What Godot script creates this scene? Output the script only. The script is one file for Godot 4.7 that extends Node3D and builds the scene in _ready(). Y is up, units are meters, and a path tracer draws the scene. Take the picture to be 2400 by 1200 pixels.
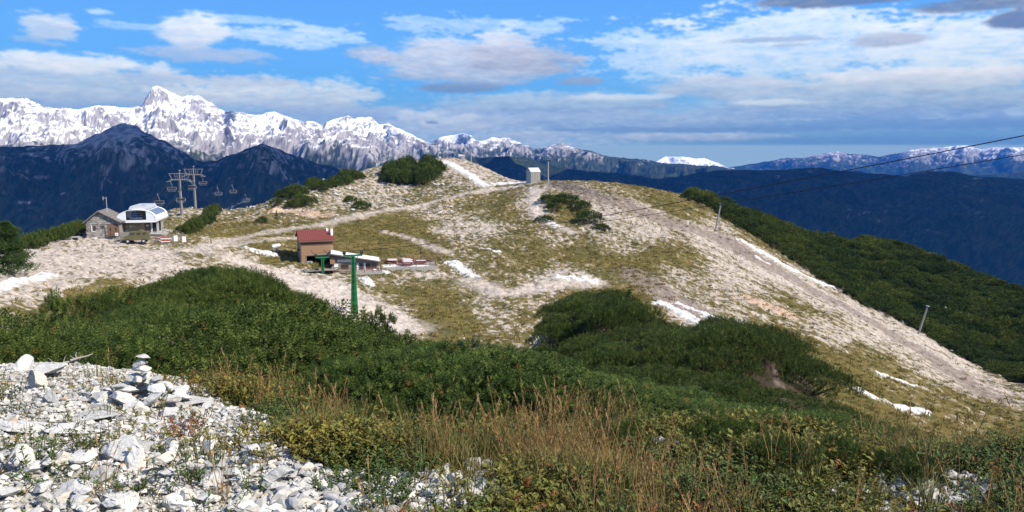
extends Node3D
# A ski area on a limestone ridge: stony foreground, dwarf pines, lift stations, snowy ranges beyond.
# Units are metres, y is up, the eye stands at the origin looking along -z.

const SURVEY := [[-0.8,-0.7,-1.62],[-0.5,-0.8,-1.62],[-0.3,-1.0,-1.62],[0.0,-1.0,-1.62],[0.3,-1.0,-1.62],[0.5,-0.8,-1.62],[0.8,-0.7,-1.62],[-3.0,-2.6,-1.80],[-7.5,-6.6,-3.20],[-22.6,-19.7,-9.00],[-60.3,-52.6,-24.00],[-113.1,-98.5,-22.00],[-226.2,-197.1,-35.00],[3.0,-2.6,-1.80],[7.5,-6.6,-3.20],[22.6,-19.7,-9.00],[60.3,-52.6,-24.00],[113.1,-98.5,-32.00],[226.2,-197.1,-60.00],[-1.9,-3.1,-1.75],[-0.9,-3.5,-1.76],[0.2,-3.6,-1.78],[1.3,-3.4,-1.82],[2.0,-3.0,-1.88],[-2.5,-5.0,-1.84],[-3.8,-6.1,-1.90],[-3.4,-7.0,-2.11],[-1.9,-6.1,-2.11],[-1.0,-5.9,-2.18],[0.3,-6.0,-2.24],[1.6,-5.6,-2.19],[2.5,-5.0,-2.07],[3.4,-5.0,-2.06],[-4.8,-7.4,-2.12],[-0.5,-8.5,-2.75],[1.4,-8.4,-3.00],[3.0,-7.9,-3.30],[4.4,-7.3,-3.70],[-0.7,-12.0,-4.10],[1.9,-11.8,-4.60],[4.3,-11.2,-5.30],[6.2,-10.3,-6.20],[-5.7,-9.4,-3.10],[-4.1,-10.2,-3.20],[-2.3,-10.7,-3.50],[-8.2,-13.7,-4.60],[-5.9,-14.9,-4.70],[-3.4,-15.6,-5.20],[-11.3,-18.9,-6.00],[-8.2,-20.4,-5.70],[-4.7,-21.5,-6.90],[-16.2,-25.3,-8.30],[-14.3,-27.5,-6.60],[-11.5,-28.8,-6.30],[-7.9,-28.9,-7.30],[-18.4,-35.5,-9.50],[-14.8,-37.2,-7.00],[-11.7,-38.2,-8.60],[-19.3,-48.3,-11.00],[-25.8,-42.9,-14.00],[-8.5,-39.1,-14.00],[-38.6,-64.3,-18.50],[-27.8,-69.7,-19.00],[-13.9,-63.5,-21.00],[-4.1,-49.8,-20.00],[-2.0,-24.9,-9.50],[-56.8,-86.0,-16.39],[-63.2,-96.1,-16.18],[-67.0,-87.3,-14.21],[-55.0,-103.3,-17.39],[-67.1,-122.9,-17.28],[-68.6,-144.6,-18.11],[-79.3,-127.3,-17.35],[-53.9,-131.4,-18.49],[-58.5,-148.9,-18.90],[-89.0,-154.2,-17.29],[-78.3,-145.2,-17.63],[-83.5,-170.7,-17.45],[-92.4,-148.6,-18.86],[-79.0,-189.1,-17.28],[-83.4,-212.2,-16.97],[-88.3,-203.7,-16.29],[-69.6,-214.0,-16.76],[-62.5,-179.4,-19.33],[-75.4,-201.4,-17.30],[-103.6,-249.4,-26.00],[-101.5,-206.4,-26.00],[-108.2,-180.0,-32.00],[-81.0,-247.1,-24.00],[-53.7,-197.9,-17.00],[-67.3,-222.0,-15.23],[-63.1,-254.3,-12.23],[-54.0,-295.1,-8.96],[-47.7,-245.4,-14.44],[-49.8,-183.3,-18.75],[-31.8,-256.0,-14.10],[-35.4,-285.8,-7.31],[-31.5,-308.4,-5.58],[-18.2,-307.5,-6.55],[-8.0,-295.9,-9.46],[0.7,-272.0,-12.20],[6.5,-241.9,-11.63],[11.6,-239.7,-11.53],[26.4,-244.6,-11.23],[39.3,-242.8,-12.72],[56.9,-239.3,-15.63],[-35.0,-141.8,-23.08],[-45.1,-147.2,-21.94],[-27.7,-144.4,-23.51],[-17.2,-157.1,-23.40],[-36.2,-132.1,-22.61],[-28.3,-122.8,-22.73],[-18.1,-109.5,-23.96],[-12.0,-103.3,-24.64],[-50.7,-160.2,-19.89],[-44.2,-176.6,-19.50],[-32.3,-198.4,-18.13],[-18.5,-227.3,-16.44],[-2.7,-246.0,-13.81],[-9.7,-177.7,-21.09],[-11.5,-211.7,-18.19],[11.2,-205.7,-17.67],[0.0,-172.0,-22.30],[25.4,-186.3,-22.11],[12.5,-151.5,-24.67],[-3.9,-141.9,-24.69],[-10.5,-127.6,-25.04],[2.9,-106.0,-25.58],[6.5,-131.8,-25.14],[38.4,-175.8,-24.74],[22.8,-138.1,-26.34],[41.8,-214.0,-18.38],[54.3,-207.0,-22.87],[53.9,-163.3,-30.24],[66.8,-150.9,-34.71],[32.6,-117.6,-29.05],[42.6,-94.9,-31.62],[39.2,-108.1,-30.42],[91.2,-172.3,-42.00],[100.3,-149.5,-46.35],[67.3,-99.3,-38.34],[54.9,-97.6,-34.81],[75.6,-240.4,-22.44],[87.6,-229.9,-27.65],[117.6,-245.2,-31.18],[130.6,-227.1,-36.72],[137.7,-208.6,-40.79],[147.1,-176.8,-43.69],[89.3,-203.3,-36.36],[107.3,-194.4,-42.43],[110.5,-172.7,-47.61],[40.6,-297.2,-30.00],[84.3,-308.7,-50.00],[136.2,-311.5,-75.00],[181.0,-276.0,-85.00],[0.0,-340.0,-36.00],[-41.3,-377.8,-32.00],[-83.6,-339.9,-40.00],[8.1,-77.6,-15.49],[2.7,-57.9,-14.63],[11.3,-56.9,-14.71],[14.6,-47.8,-14.20],[16.0,-41.0,-13.54],[13.8,-31.1,-11.75],[4.1,-29.7,-9.83],[5.4,-21.3,-8.16],[1.1,-20.0,-7.13],[9.8,-63.2,-15.14],[9.8,-94.5,-25.00],[21.1,-77.2,-26.00],[26.4,-60.5,-27.00],[20.6,-34.3,-22.00],[38.4,-58.5,-32.00],[-2.0,-75.0,-24.00],[10.3,-17.1,-11.00],[8.8,-20.2,-10.50],[19.0,-46.3,-20.00],[16.1,-70.2,-21.00],[-414.7,-361.3,-130.00],[-678.5,-591.3,-330.00],[-1130.9,-985.5,-640.00],[-301.6,-459.9,-130.00],[-493.5,-752.6,-330.00],[-822.5,-1254.4,-640.00],[-171.4,-522.6,-130.00],[-280.4,-855.2,-330.00],[-467.3,-1425.3,-640.00],[0.0,-550.0,-130.00],[0.0,-900.0,-330.00],[0.0,-1500.0,-640.00],[171.4,-522.6,-130.00],[280.4,-855.2,-330.00],[467.3,-1425.3,-640.00],[301.6,-459.9,-130.00],[493.5,-752.6,-330.00],[822.5,-1254.4,-640.00],[414.7,-361.3,-130.00],[678.5,-591.3,-330.00],[1130.9,-985.5,-640.00]]
const GRASS_SURVEY := [[-60,-115,0.00],[-59,-98,0.00],[-61,-127,0.00],[-50,-114,0.10],[-51,-145,0.30],[-48,-156,0.80],[-54,-166,0.80],[-61,-176,0.70],[-70,-167,0.50],[-49,-128,0.30],[-40,-131,0.00],[-28,-120,0.00],[-18,-110,0.00],[-48,-169,0.60],[-47,-189,0.50],[-35,-180,0.90],[-29,-176,0.95],[-26,-191,0.90],[-19,-171,0.80],[-15,-187,0.20],[-7,-194,0.10],[-21,-211,0.30],[-12,-225,0.55],[-3,-232,0.60],[-2,-209,0.70],[5,-191,0.60],[10,-182,0.40],[-2,-164,0.55],[-10,-156,0.40],[-16,-149,0.30],[-19,-140,0.35],[-14,-130,0.75],[-19,-131,0.60],[-10,-114,0.80],[-3,-122,0.30],[-4,-146,0.50],[4,-161,0.70],[12,-167,0.70],[19,-162,0.80],[24,-156,0.75],[15,-180,0.50],[24,-179,0.35],[21,-193,0.15],[35,-186,0.15],[35,-179,0.85],[39,-177,0.60],[34,-197,0.10],[49,-198,0.10],[34,-209,0.30],[26,-222,0.40],[44,-230,0.60],[49,-225,0.60],[36,-237,0.50],[34,-157,0.30],[46,-169,0.15],[60,-181,0.10],[38,-150,0.35],[45,-150,0.30],[48,-147,0.35],[57,-154,0.50],[27,-138,0.30],[30,-131,0.15],[35,-126,0.30],[41,-122,0.60],[43,-110,0.70],[48,-108,0.75],[58,-122,0.60],[56,-111,0.55],[57,-136,0.20],[75,-153,0.10],[73,-137,0.25],[78,-132,0.20],[70,-114,0.55],[71,-107,0.60],[91,-164,0.10],[67,-174,0.10],[79,-179,0.10],[12,-213,0.70],[15,-202,0.80],[6,-220,0.20],[7,-203,0.10],[22,-206,0.20],[1,-129,0.40],[3,-118,0.50],[8,-147,0.10],[14,-147,0.10],[-39,-220,0.30],[-50,-211,0.30],[-40,-249,0.25],[-25,-234,0.50],[-16,-244,0.40],[-7,-268,0.20],[-16,-274,0.20],[-50,-283,0.30],[-78,-199,0.30],[-68,-203,0.40],[-58,-190,0.50],[-82,-139,0.10],[-80,-147,0.20],[-79,-129,0.05],[92,-210,0.90],[112,-203,0.90],[75,-229,0.90],[118,-186,0.90],[-13,-31,1.00],[8,-45,1.00],[10,-31,1.00],[14,-136,1.00],[22,-133,1.00],[-47,-89,1.00],[-32,-105,1.00]]
const TRACKS := [[2.6,[[-56.4,-138.7],[-57.9,-156.1],[-56.6,-167.6],[-53.6,-175.7],[-49.3,-181.4],[-44.4,-185.6],[-36.8,-199.3],[-28.6,-220.1],[-17.7,-233.4],[-6.7,-246.7],[5.3,-244.9]]],[1.4,[[-56.7,-142.3],[-54.9,-157.2],[-50.9,-166.7],[-46.8,-172.0]]],[4.5,[[-48.7,-139.2],[-41.4,-134.8],[-34.6,-131.3],[-25.9,-117.4],[-19.8,-108.9],[-14.5,-104.7]]],[1.5,[[-29.8,-182.7],[-23.3,-178.1],[-14.6,-167.1]]],[2.0,[[6.4,-235.7],[6.6,-220.2],[6.8,-202.6],[10.6,-194.9],[14.4,-188.8]]],[3.0,[[-7.8,-141.8],[-1.4,-131.7],[6.9,-138.7],[15.0,-143.4]]]]
const BROWN := [[5.0,[[14.0,-235.4],[25.8,-217.1],[40.4,-206.6],[53.9,-201.9],[61.8,-188.3],[72.3,-175.0],[77.8,-163.4],[82.9,-148.8],[80.2,-126.5]]],[4.0,[[24.0,-156.1],[27.6,-139.3],[31.8,-130.9],[37.1,-119.3],[40.0,-110.5]]],[2.5,[[11.4,-235.6],[21.7,-222.6],[32.1,-219.6]]]]
const SNOW := [[1.9,[[-24.5,-288.2],[-20.8,-279.9],[-16.8,-271.8],[-13.5,-263.8],[-10.4,-256.1],[-8.6,-252.3]]],[1.8,[[-5.5,-256.2],[-1.4,-258.2],[4.4,-256.3]]],[0.9,[[-57.4,-84.1],[-59.9,-94.0],[-60.6,-98.7],[-61.2,-103.5]]],[1.4,[[-51.4,-153.1],[-49.0,-152.6],[-46.9,-152.0]]],[1.4,[[-11.8,-156.3],[-9.6,-151.8],[-7.0,-145.1]]],[1.6,[[8.8,-146.1],[11.6,-145.9],[14.7,-144.6]]],[1.4,[[25.4,-133.4],[27.4,-130.9],[29.3,-126.4],[30.7,-122.0],[32.4,-116.8]]],[1.1,[[29.0,-134.7],[31.8,-130.9],[34.2,-126.1]]],[1.3,[[59.9,-203.5],[64.1,-198.9],[68.5,-192.4],[73.2,-190.7],[79.0,-191.7]]],[0.8,[[3.6,-104.9],[2.8,-60.3]]],[0.8,[[44.9,-100.2],[47.4,-98.2],[50.0,-97.8],[53.8,-98.6]]],[1.0,[[-6.0,-168.9],[-3.2,-166.5]]],[1.0,[[7.1,-201.1],[9.1,-197.9],[11.0,-193.4]]],[0.8,[[-25.9,-147.5],[-23.7,-146.7]]],[1.0,[[-26.6,-138.4],[-23.9,-131.6]]],[0.7,[[-31.6,-93.6],[-30.0,-91.8]]],[0.7,[[54.5,-113.4],[59.9,-113.9]]],[0.6,[[59.9,-192.1],[62.3,-189.7]]]]
const SAND := [[2.6,[[-59.1,-202.0],[-55.3,-199.9],[-51.5,-197.7],[-45.7,-195.9]]],[3.0,[[46.6,-148.4],[48.1,-145.5],[50.3,-142.3]]]]
const SKY_TRIGLAV := [[-40.39,2.41],[-36.64,2.78],[-33.81,2.80],[-32.53,2.74],[-31.88,2.79],[-31.32,2.81],[-30.79,2.54],[-30.13,2.22],[-29.21,2.29],[-28.39,2.21],[-27.91,2.35],[-27.42,2.52],[-26.58,2.48],[-25.60,2.34],[-24.77,2.52],[-24.48,3.12],[-24.07,3.68],[-23.76,3.80],[-23.39,3.64],[-22.96,3.44],[-22.38,3.15],[-21.98,3.29],[-21.33,3.28],[-20.69,2.82],[-19.91,2.33],[-18.83,2.23],[-17.74,2.02],[-16.61,2.26],[-15.50,1.89],[-14.51,1.64],[-13.79,1.62],[-13.45,1.41],[-12.92,1.68],[-12.33,1.92],[-11.60,2.07],[-11.16,1.84],[-10.57,1.96],[-9.98,1.94],[-9.40,1.40],[-8.80,1.50],[-8.21,1.20],[-7.31,0.84],[-6.56,0.45],[-5.81,0.09],[-4.29,-0.36],[-1.54,-1.07]]
const SKY_EAST := [[-7.95,-0.97],[-6.12,-0.06],[-5.20,0.60],[-4.28,0.73],[-3.52,0.85],[-2.97,0.67],[-2.61,0.27],[-2.15,0.27],[-1.23,0.55],[-0.31,0.55],[0.46,0.24],[1.54,-0.18],[2.30,-0.18],[2.76,-0.03],[3.68,0.06],[4.44,-0.18],[5.36,-0.39],[6.74,-0.79],[8.25,-0.97],[9.76,-1.14],[10.95,-1.29],[12.14,-1.31],[14.48,-1.48],[16.49,-1.76],[19.31,-2.31]]
const SKY_FOREST := [[-40.63,-0.23],[-34.87,-0.12],[-30.52,-0.05],[-28.65,0.13],[-27.42,0.75],[-26.54,1.19],[-25.91,1.36],[-25.30,1.23],[-24.57,0.77],[-23.71,0.22],[-22.45,-0.56],[-21.68,-0.99],[-20.62,-1.14],[-19.51,-0.75],[-18.39,-0.29],[-17.49,0.00],[-16.71,-0.17],[-15.03,-0.82],[-13.31,-1.34],[-10.67,-1.86],[-7.67,-2.18],[-3.09,-2.60],[3.09,-3.36]]
const SKY_PLATEAU := [[-9.19,-2.72],[-6.14,-1.67],[-3.07,-0.97],[-0.62,-0.79],[0.92,-0.94],[2.46,-1.37],[4.31,-1.77],[6.76,-1.97],[8.58,-2.11],[10.09,-2.38],[11.87,-2.24],[13.33,-1.93],[15.06,-1.71],[16.77,-1.70],[18.45,-1.65],[20.09,-1.52],[21.17,-1.51],[22.78,-1.75],[24.85,-1.83],[26.37,-1.97],[27.34,-1.76],[28.30,-1.67],[29.25,-1.73],[30.66,-1.97],[32.90,-2.05],[37.06,-2.20],[40.80,-2.13]]
const SKY_BACK := [[20.68,-2.43],[24.61,-2.03],[27.10,-1.93],[30.19,-1.82],[31.55,-1.77],[32.87,-1.64],[37.00,-1.41],[40.74,-1.39]]
const SKY_DOME := [[8.57,-1.75],[10.06,-1.23],[10.94,-0.81],[12.12,-0.83],[13.01,-0.95],[13.59,-0.89],[14.47,-1.24],[15.34,-1.56],[16.78,-1.81]]
const SKY_KARAVANKE := [[13.91,-1.78],[15.63,-1.47],[16.76,-1.31],[17.87,-1.13],[18.97,-0.86],[20.06,-0.86],[21.13,-0.62],[22.45,-0.45],[23.23,-0.56],[24.01,-0.61],[24.79,-0.77],[25.78,-0.55],[27.24,-0.22],[28.19,-0.13],[29.60,0.00],[30.54,-0.26],[31.43,-0.13],[32.75,-0.13],[36.88,-0.05],[40.63,-0.23]]
const FAR_BUSHES := [[10.5,-215.1,1.44,0.76],[14.5,-214.9,1.38,0.87],[18.2,-209.7,1.19,0.92],[11.0,-207.1,0.91,1.10],[19.1,-197.2,1.33,1.21],[8.2,-198.0,0.92,0.87],[21.8,-192.5,1.00,0.80]]
const DOME_BUSHES := [[-41.6,-273.3,1.09,1.93],[-26.6,-273.1,1.01,1.83],[-26.7,-262.8,0.93,2.22],[-37.0,-274.0,1.28,1.70],[-25.9,-264.9,1.04,1.94],[-33.9,-260.0,1.11,1.63],[-41.8,-271.2,1.09,1.71],[-39.3,-261.2,1.36,1.65],[-26.5,-273.1,1.13,1.55],[-38.6,-278.0,1.14,1.63],[-38.0,-263.4,1.04,1.84],[-41.3,-265.0,1.20,1.60],[-33.6,-262.0,1.01,1.83],[-36.3,-269.9,1.17,1.70],[-37.0,-280.4,1.31,1.72],[-37.8,-261.5,1.07,2.02],[-35.3,-261.8,0.94,2.00],[-28.8,-268.7,1.26,1.76],[-35.6,-278.4,1.26,1.38],[-29.0,-264.6,0.99,1.77],[-27.6,-260.7,1.00,2.49],[-37.5,-278.1,1.31,1.45],[-25.7,-271.1,1.29,1.62],[-29.6,-277.0,1.28,1.91],[-38.1,-275.9,1.23,1.50],[-29.3,-258.5,1.26,1.98],[-29.8,-274.8,1.00,2.09],[-25.9,-271.1,1.17,1.76],[-32.0,-264.2,0.96,2.54],[-36.0,-272.0,1.15,1.50],[-30.1,-258.5,1.20,1.74],[-33.4,-260.0,1.34,1.52],[-31.0,-266.4,0.97,2.57],[-42.1,-271.1,1.03,1.85]]
const BROW_BUSHES := [[-54.4,-240.7,0.99,1.09],[-54.2,-260.6,1.25,0.90],[-54.3,-240.7,1.15,1.07],[-55.6,-250.2,1.01,1.24],[-54.3,-262.6,1.32,1.10],[-52.2,-265.1,1.02,1.14],[-53.1,-250.7,1.18,1.09],[-59.2,-221.0,1.11,0.98],[-59.8,-217.3,1.08,1.11],[-60.3,-224.3,1.00,1.09],[-53.7,-254.6,1.23,0.94],[-51.6,-261.1,1.07,1.44],[-54.2,-240.8,0.86,1.24],[-55.2,-250.3,1.10,1.02],[-52.1,-265.2,1.31,0.82],[-59.8,-241.4,1.22,1.05],[-63.8,-219.7,0.98,1.10],[-61.4,-220.4,0.96,1.39],[-56.1,-240.3,1.10,1.02],[-59.5,-220.9,0.83,1.39],[-60.6,-222.4,0.78,1.36],[-59.3,-237.6,1.11,1.31],[-55.4,-232.9,0.97,1.09],[-58.9,-233.9,1.06,1.04],[-60.0,-219.0,0.87,1.44],[-53.2,-265.0,0.99,1.42],[-56.1,-202.9,0.94,1.27],[-55.4,-206.4,0.96,1.25],[-52.9,-205.4,0.90,1.33],[-61.1,-204.8,0.69,1.46],[-44.7,-217.4,0.73,1.37],[-39.8,-208.4,0.97,1.14],[-59.6,-187.4,0.58,1.37]]
const STRIP_BUSHES := [[-70.9,-180.3,0.57,2.03],[-67.7,-162.0,0.68,1.45],[-67.5,-166.4,0.77,1.55],[-71.4,-184.9,0.71,1.94],[-67.2,-163.6,0.52,2.65],[-71.8,-184.7,0.77,1.54],[-73.2,-190.7,0.74,1.86],[-73.2,-194.0,0.68,2.06],[-70.8,-175.6,0.74,1.56],[-71.9,-186.3,0.72,1.61],[-68.0,-167.7,0.70,1.92]]
const LEFT_BUSHES := [[-82.4,-134.7,0.46,2.63],[-84.6,-150.8,0.49,2.47],[-85.5,-154.9,0.64,1.86],[-83.8,-149.8,0.67,1.80],[-83.2,-145.7,0.61,1.97],[-82.7,-134.6,0.44,2.72],[-84.0,-138.0,0.48,2.53],[-83.0,-138.6,0.55,2.16],[-82.7,-143.1,0.57,2.11],[-84.1,-151.1,0.60,2.00],[-82.5,-133.3,0.50,2.39],[-83.2,-134.2,0.46,2.62],[-84.3,-148.0,0.55,2.18],[-82.0,-136.4,0.52,2.33],[-83.3,-142.7,0.45,2.67],[-84.7,-153.8,0.55,2.19],[-82.7,-140.2,0.52,2.30],[-81.9,-135.0,0.42,2.83],[-82.4,-143.2,0.61,1.98],[-84.0,-148.2,0.54,2.20]]
const BOULDERS := [[-2.21,-4.21,0.151,0.129,3.0,0],[-2.07,-4.16,0.098,0.160,1.8,1],[-2.18,-3.76,0.121,0.108,3.3,2],[-2.16,-3.96,0.105,0.086,1.3,3],[-2.42,-4.05,0.092,0.090,3.1,4],[-2.64,-4.26,0.088,0.084,3.3,1],[-2.63,-4.00,0.085,0.111,4.2,0],[-2.48,-3.68,0.084,0.082,4.6,2],[-1.96,-3.65,0.072,0.073,4.5,3],[-1.91,-3.79,0.066,0.064,2.6,4],[-2.37,-4.24,0.077,0.075,2.8,2],[-43.11,-65.87,1.614,2.680,5.4,0],[-4.26,-6.71,0.150,0.189,2.2,1],[-3.84,-6.36,0.199,0.154,4.6,2],[-3.63,-5.85,0.122,0.165,6.2,4],[-3.23,-5.34,0.080,0.115,5.7,3],[0.98,-5.03,0.137,0.099,3.4,1],[-0.33,-3.89,0.118,0.050,1.9,2],[2.23,-4.03,0.092,0.068,3.9,0],[2.31,-3.99,0.076,0.059,4.2,3],[2.14,-4.08,0.068,0.053,3.3,4],[-0.15,-4.47,0.051,0.057,2.1,3],[2.35,-3.89,0.080,0.054,2.8,1],[-0.19,-3.81,0.070,0.049,0.5,4]]
const BOULDER_LABELS := ["big grey boulder with a dark flat face in the lower left heap","upright pale boulder leaning right of the dark-faced one","broad white boulder at the front of the lower left heap","flat-topped pale boulder behind the broad white one","grey boulder at the back of the lower left heap","pale boulder under the brown tuft in the left heap","pale boulder against the left edge of the heap","low boulder in the bottom left corner","small grey boulder cut by the bottom edge","small flat grey stone right of the heap","sloping pale boulder above the dark-faced one","tall grey boulder at the left edge below the pines","pale boulder leaning on the tall grey one","long light boulder beside the bleached roots","square grey boulder below the long light one","pointed pale stone left of the cairn","white half-buried rock among the pines in the grass","flat white rock in the grass near the bottom edge","white rock in the stony patch at lower right","grey rock in the stony patch at lower right","small pale rock at the left of the lower right patch","small grey rock hidden in the middle grass","pale rock at the right end of the stony patch","white rock beside the flat one near the bottom edge"]
const SLABS := [[-3.06,-4.81,0.254,0.063,-0.1,0.6],[-2.78,-4.69,0.215,0.053,-0.2,0.6],[-2.86,-5.08,0.197,0.048,0.1,0.6],[-2.50,-5.72,0.241,0.074,0.3,0.6],[-2.25,-5.48,0.173,0.057,-0.2,0.6],[-2.55,-5.20,0.201,0.045,-0.3,0.6]]
const SLAB_LABELS := ["long low grey bedrock slab at the left edge of the scree","cracked bedrock slab in front of the long one","pale bedrock step left of the rusty hollow","layered bedrock ledge right of the cairn","outer end of the layered ledge beside the grass","smooth pale bedrock below the cairn"]
const CAIRN := [-2.72,-5.67]
const STONY := [[2.27,-4.05,0.34],[2.18,-4.15,0.22],[2.39,-3.98,0.25],[-0.33,-3.86,0.40],[-0.75,-3.86,0.45],[-0.52,-3.81,0.45],[-0.94,-3.94,0.35],[-0.39,-3.77,0.40],[0.99,-4.99,0.30],[2.00,-3.89,0.40],[-0.15,-4.40,0.15],[-1.06,-3.73,0.30]]
const DEAD_WOOD := [[-41.71,-66.76,0.40,0.3,"gnarled bleached root above the left boulders",8,1.00],[-8.26,-19.24,0.62,0.1,"bleached dead roots lying behind the cairn",8,1.50],[-3.72,-6.43,0.25,1.0,"short twisted dead branch beside the long light boulder",3,0.80],[-6.25,-23.36,0.60,0.2,"thin dead grey branches in the middle of the thicket",6,0.35]]

var soft := FastNoiseLite.new()      # broad noise
var fine := FastNoiseLite.new()      # close noise
var ridge_noise := FastNoiseLite.new()
var spur_noise := FastNoiseLite.new()
var rng := RandomNumberGenerator.new()

func _ready() -> void:
	# ---- camera
	var cam := Camera3D.new()
	cam.name = "camera"
	cam.keep_aspect = Camera3D.KEEP_HEIGHT
	cam.fov = 35.98
	cam.rotation_degrees = Vector3(-8.01, 0, 0)
	cam.near = 0.1
	cam.far = 60000.0
	add_child(cam)
	cam.current = true
	# ---- noises
	soft.seed = 11
	soft.noise_type = FastNoiseLite.TYPE_SIMPLEX_SMOOTH
	soft.frequency = 1.0
	soft.fractal_type = FastNoiseLite.FRACTAL_FBM
	soft.fractal_octaves = 3
	fine.seed = 23
	fine.noise_type = FastNoiseLite.TYPE_SIMPLEX
	fine.frequency = 1.0
	fine.fractal_type = FastNoiseLite.FRACTAL_FBM
	fine.fractal_octaves = 2
	ridge_noise.seed = 37
	ridge_noise.noise_type = FastNoiseLite.TYPE_SIMPLEX
	ridge_noise.frequency = 1.0
	ridge_noise.fractal_type = FastNoiseLite.FRACTAL_RIDGED
	ridge_noise.fractal_octaves = 5
	spur_noise.seed = 51
	spur_noise.noise_type = FastNoiseLite.TYPE_SIMPLEX_SMOOTH
	spur_noise.frequency = 1.0
	spur_noise.fractal_type = FastNoiseLite.FRACTAL_RIDGED
	spur_noise.fractal_octaves = 2
	rng.seed = 4
	# ---- sky
	var env := Environment.new()
	env.background_mode = Environment.BG_SKY
	var sky := Sky.new()
	var sm := PanoramaSkyMaterial.new()
	sm.panorama = ImageTexture.create_from_image(sky_image())
	sm.energy_multiplier = 0.71
	sky.sky_material = sm
	env.sky = sky
	env.tonemap_mode = Environment.TONE_MAPPER_LINEAR
	env.tonemap_exposure = 1.7
	env.sdfgi_enabled = true
	env.ssao_enabled = true
	env.ssil_enabled = true
	env.fog_enabled = true
	env.fog_density = 0.000038
	env.fog_light_color = Color(0.20, 0.56, 1.0)
	var we := WorldEnvironment.new()
	we.name = "world_environment"
	we.environment = env
	add_child(we)
	# ---- sun: behind the right shoulder
	var sun := DirectionalLight3D.new()
	sun.name = "sun"
	sun.light_energy = 1.6
	sun.light_color = Color(1.0, 0.955, 0.88)
	sun.light_angular_distance = 0.5
	sun.shadow_enabled = true
	sun.rotation_degrees = Vector3(-42, 64, 0)
	add_child(sun)
	# ---- the place
	materials()
	fit_terrain()
	paint_cover()
	build_ground()
	build_mountains()
	build_details()

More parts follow.
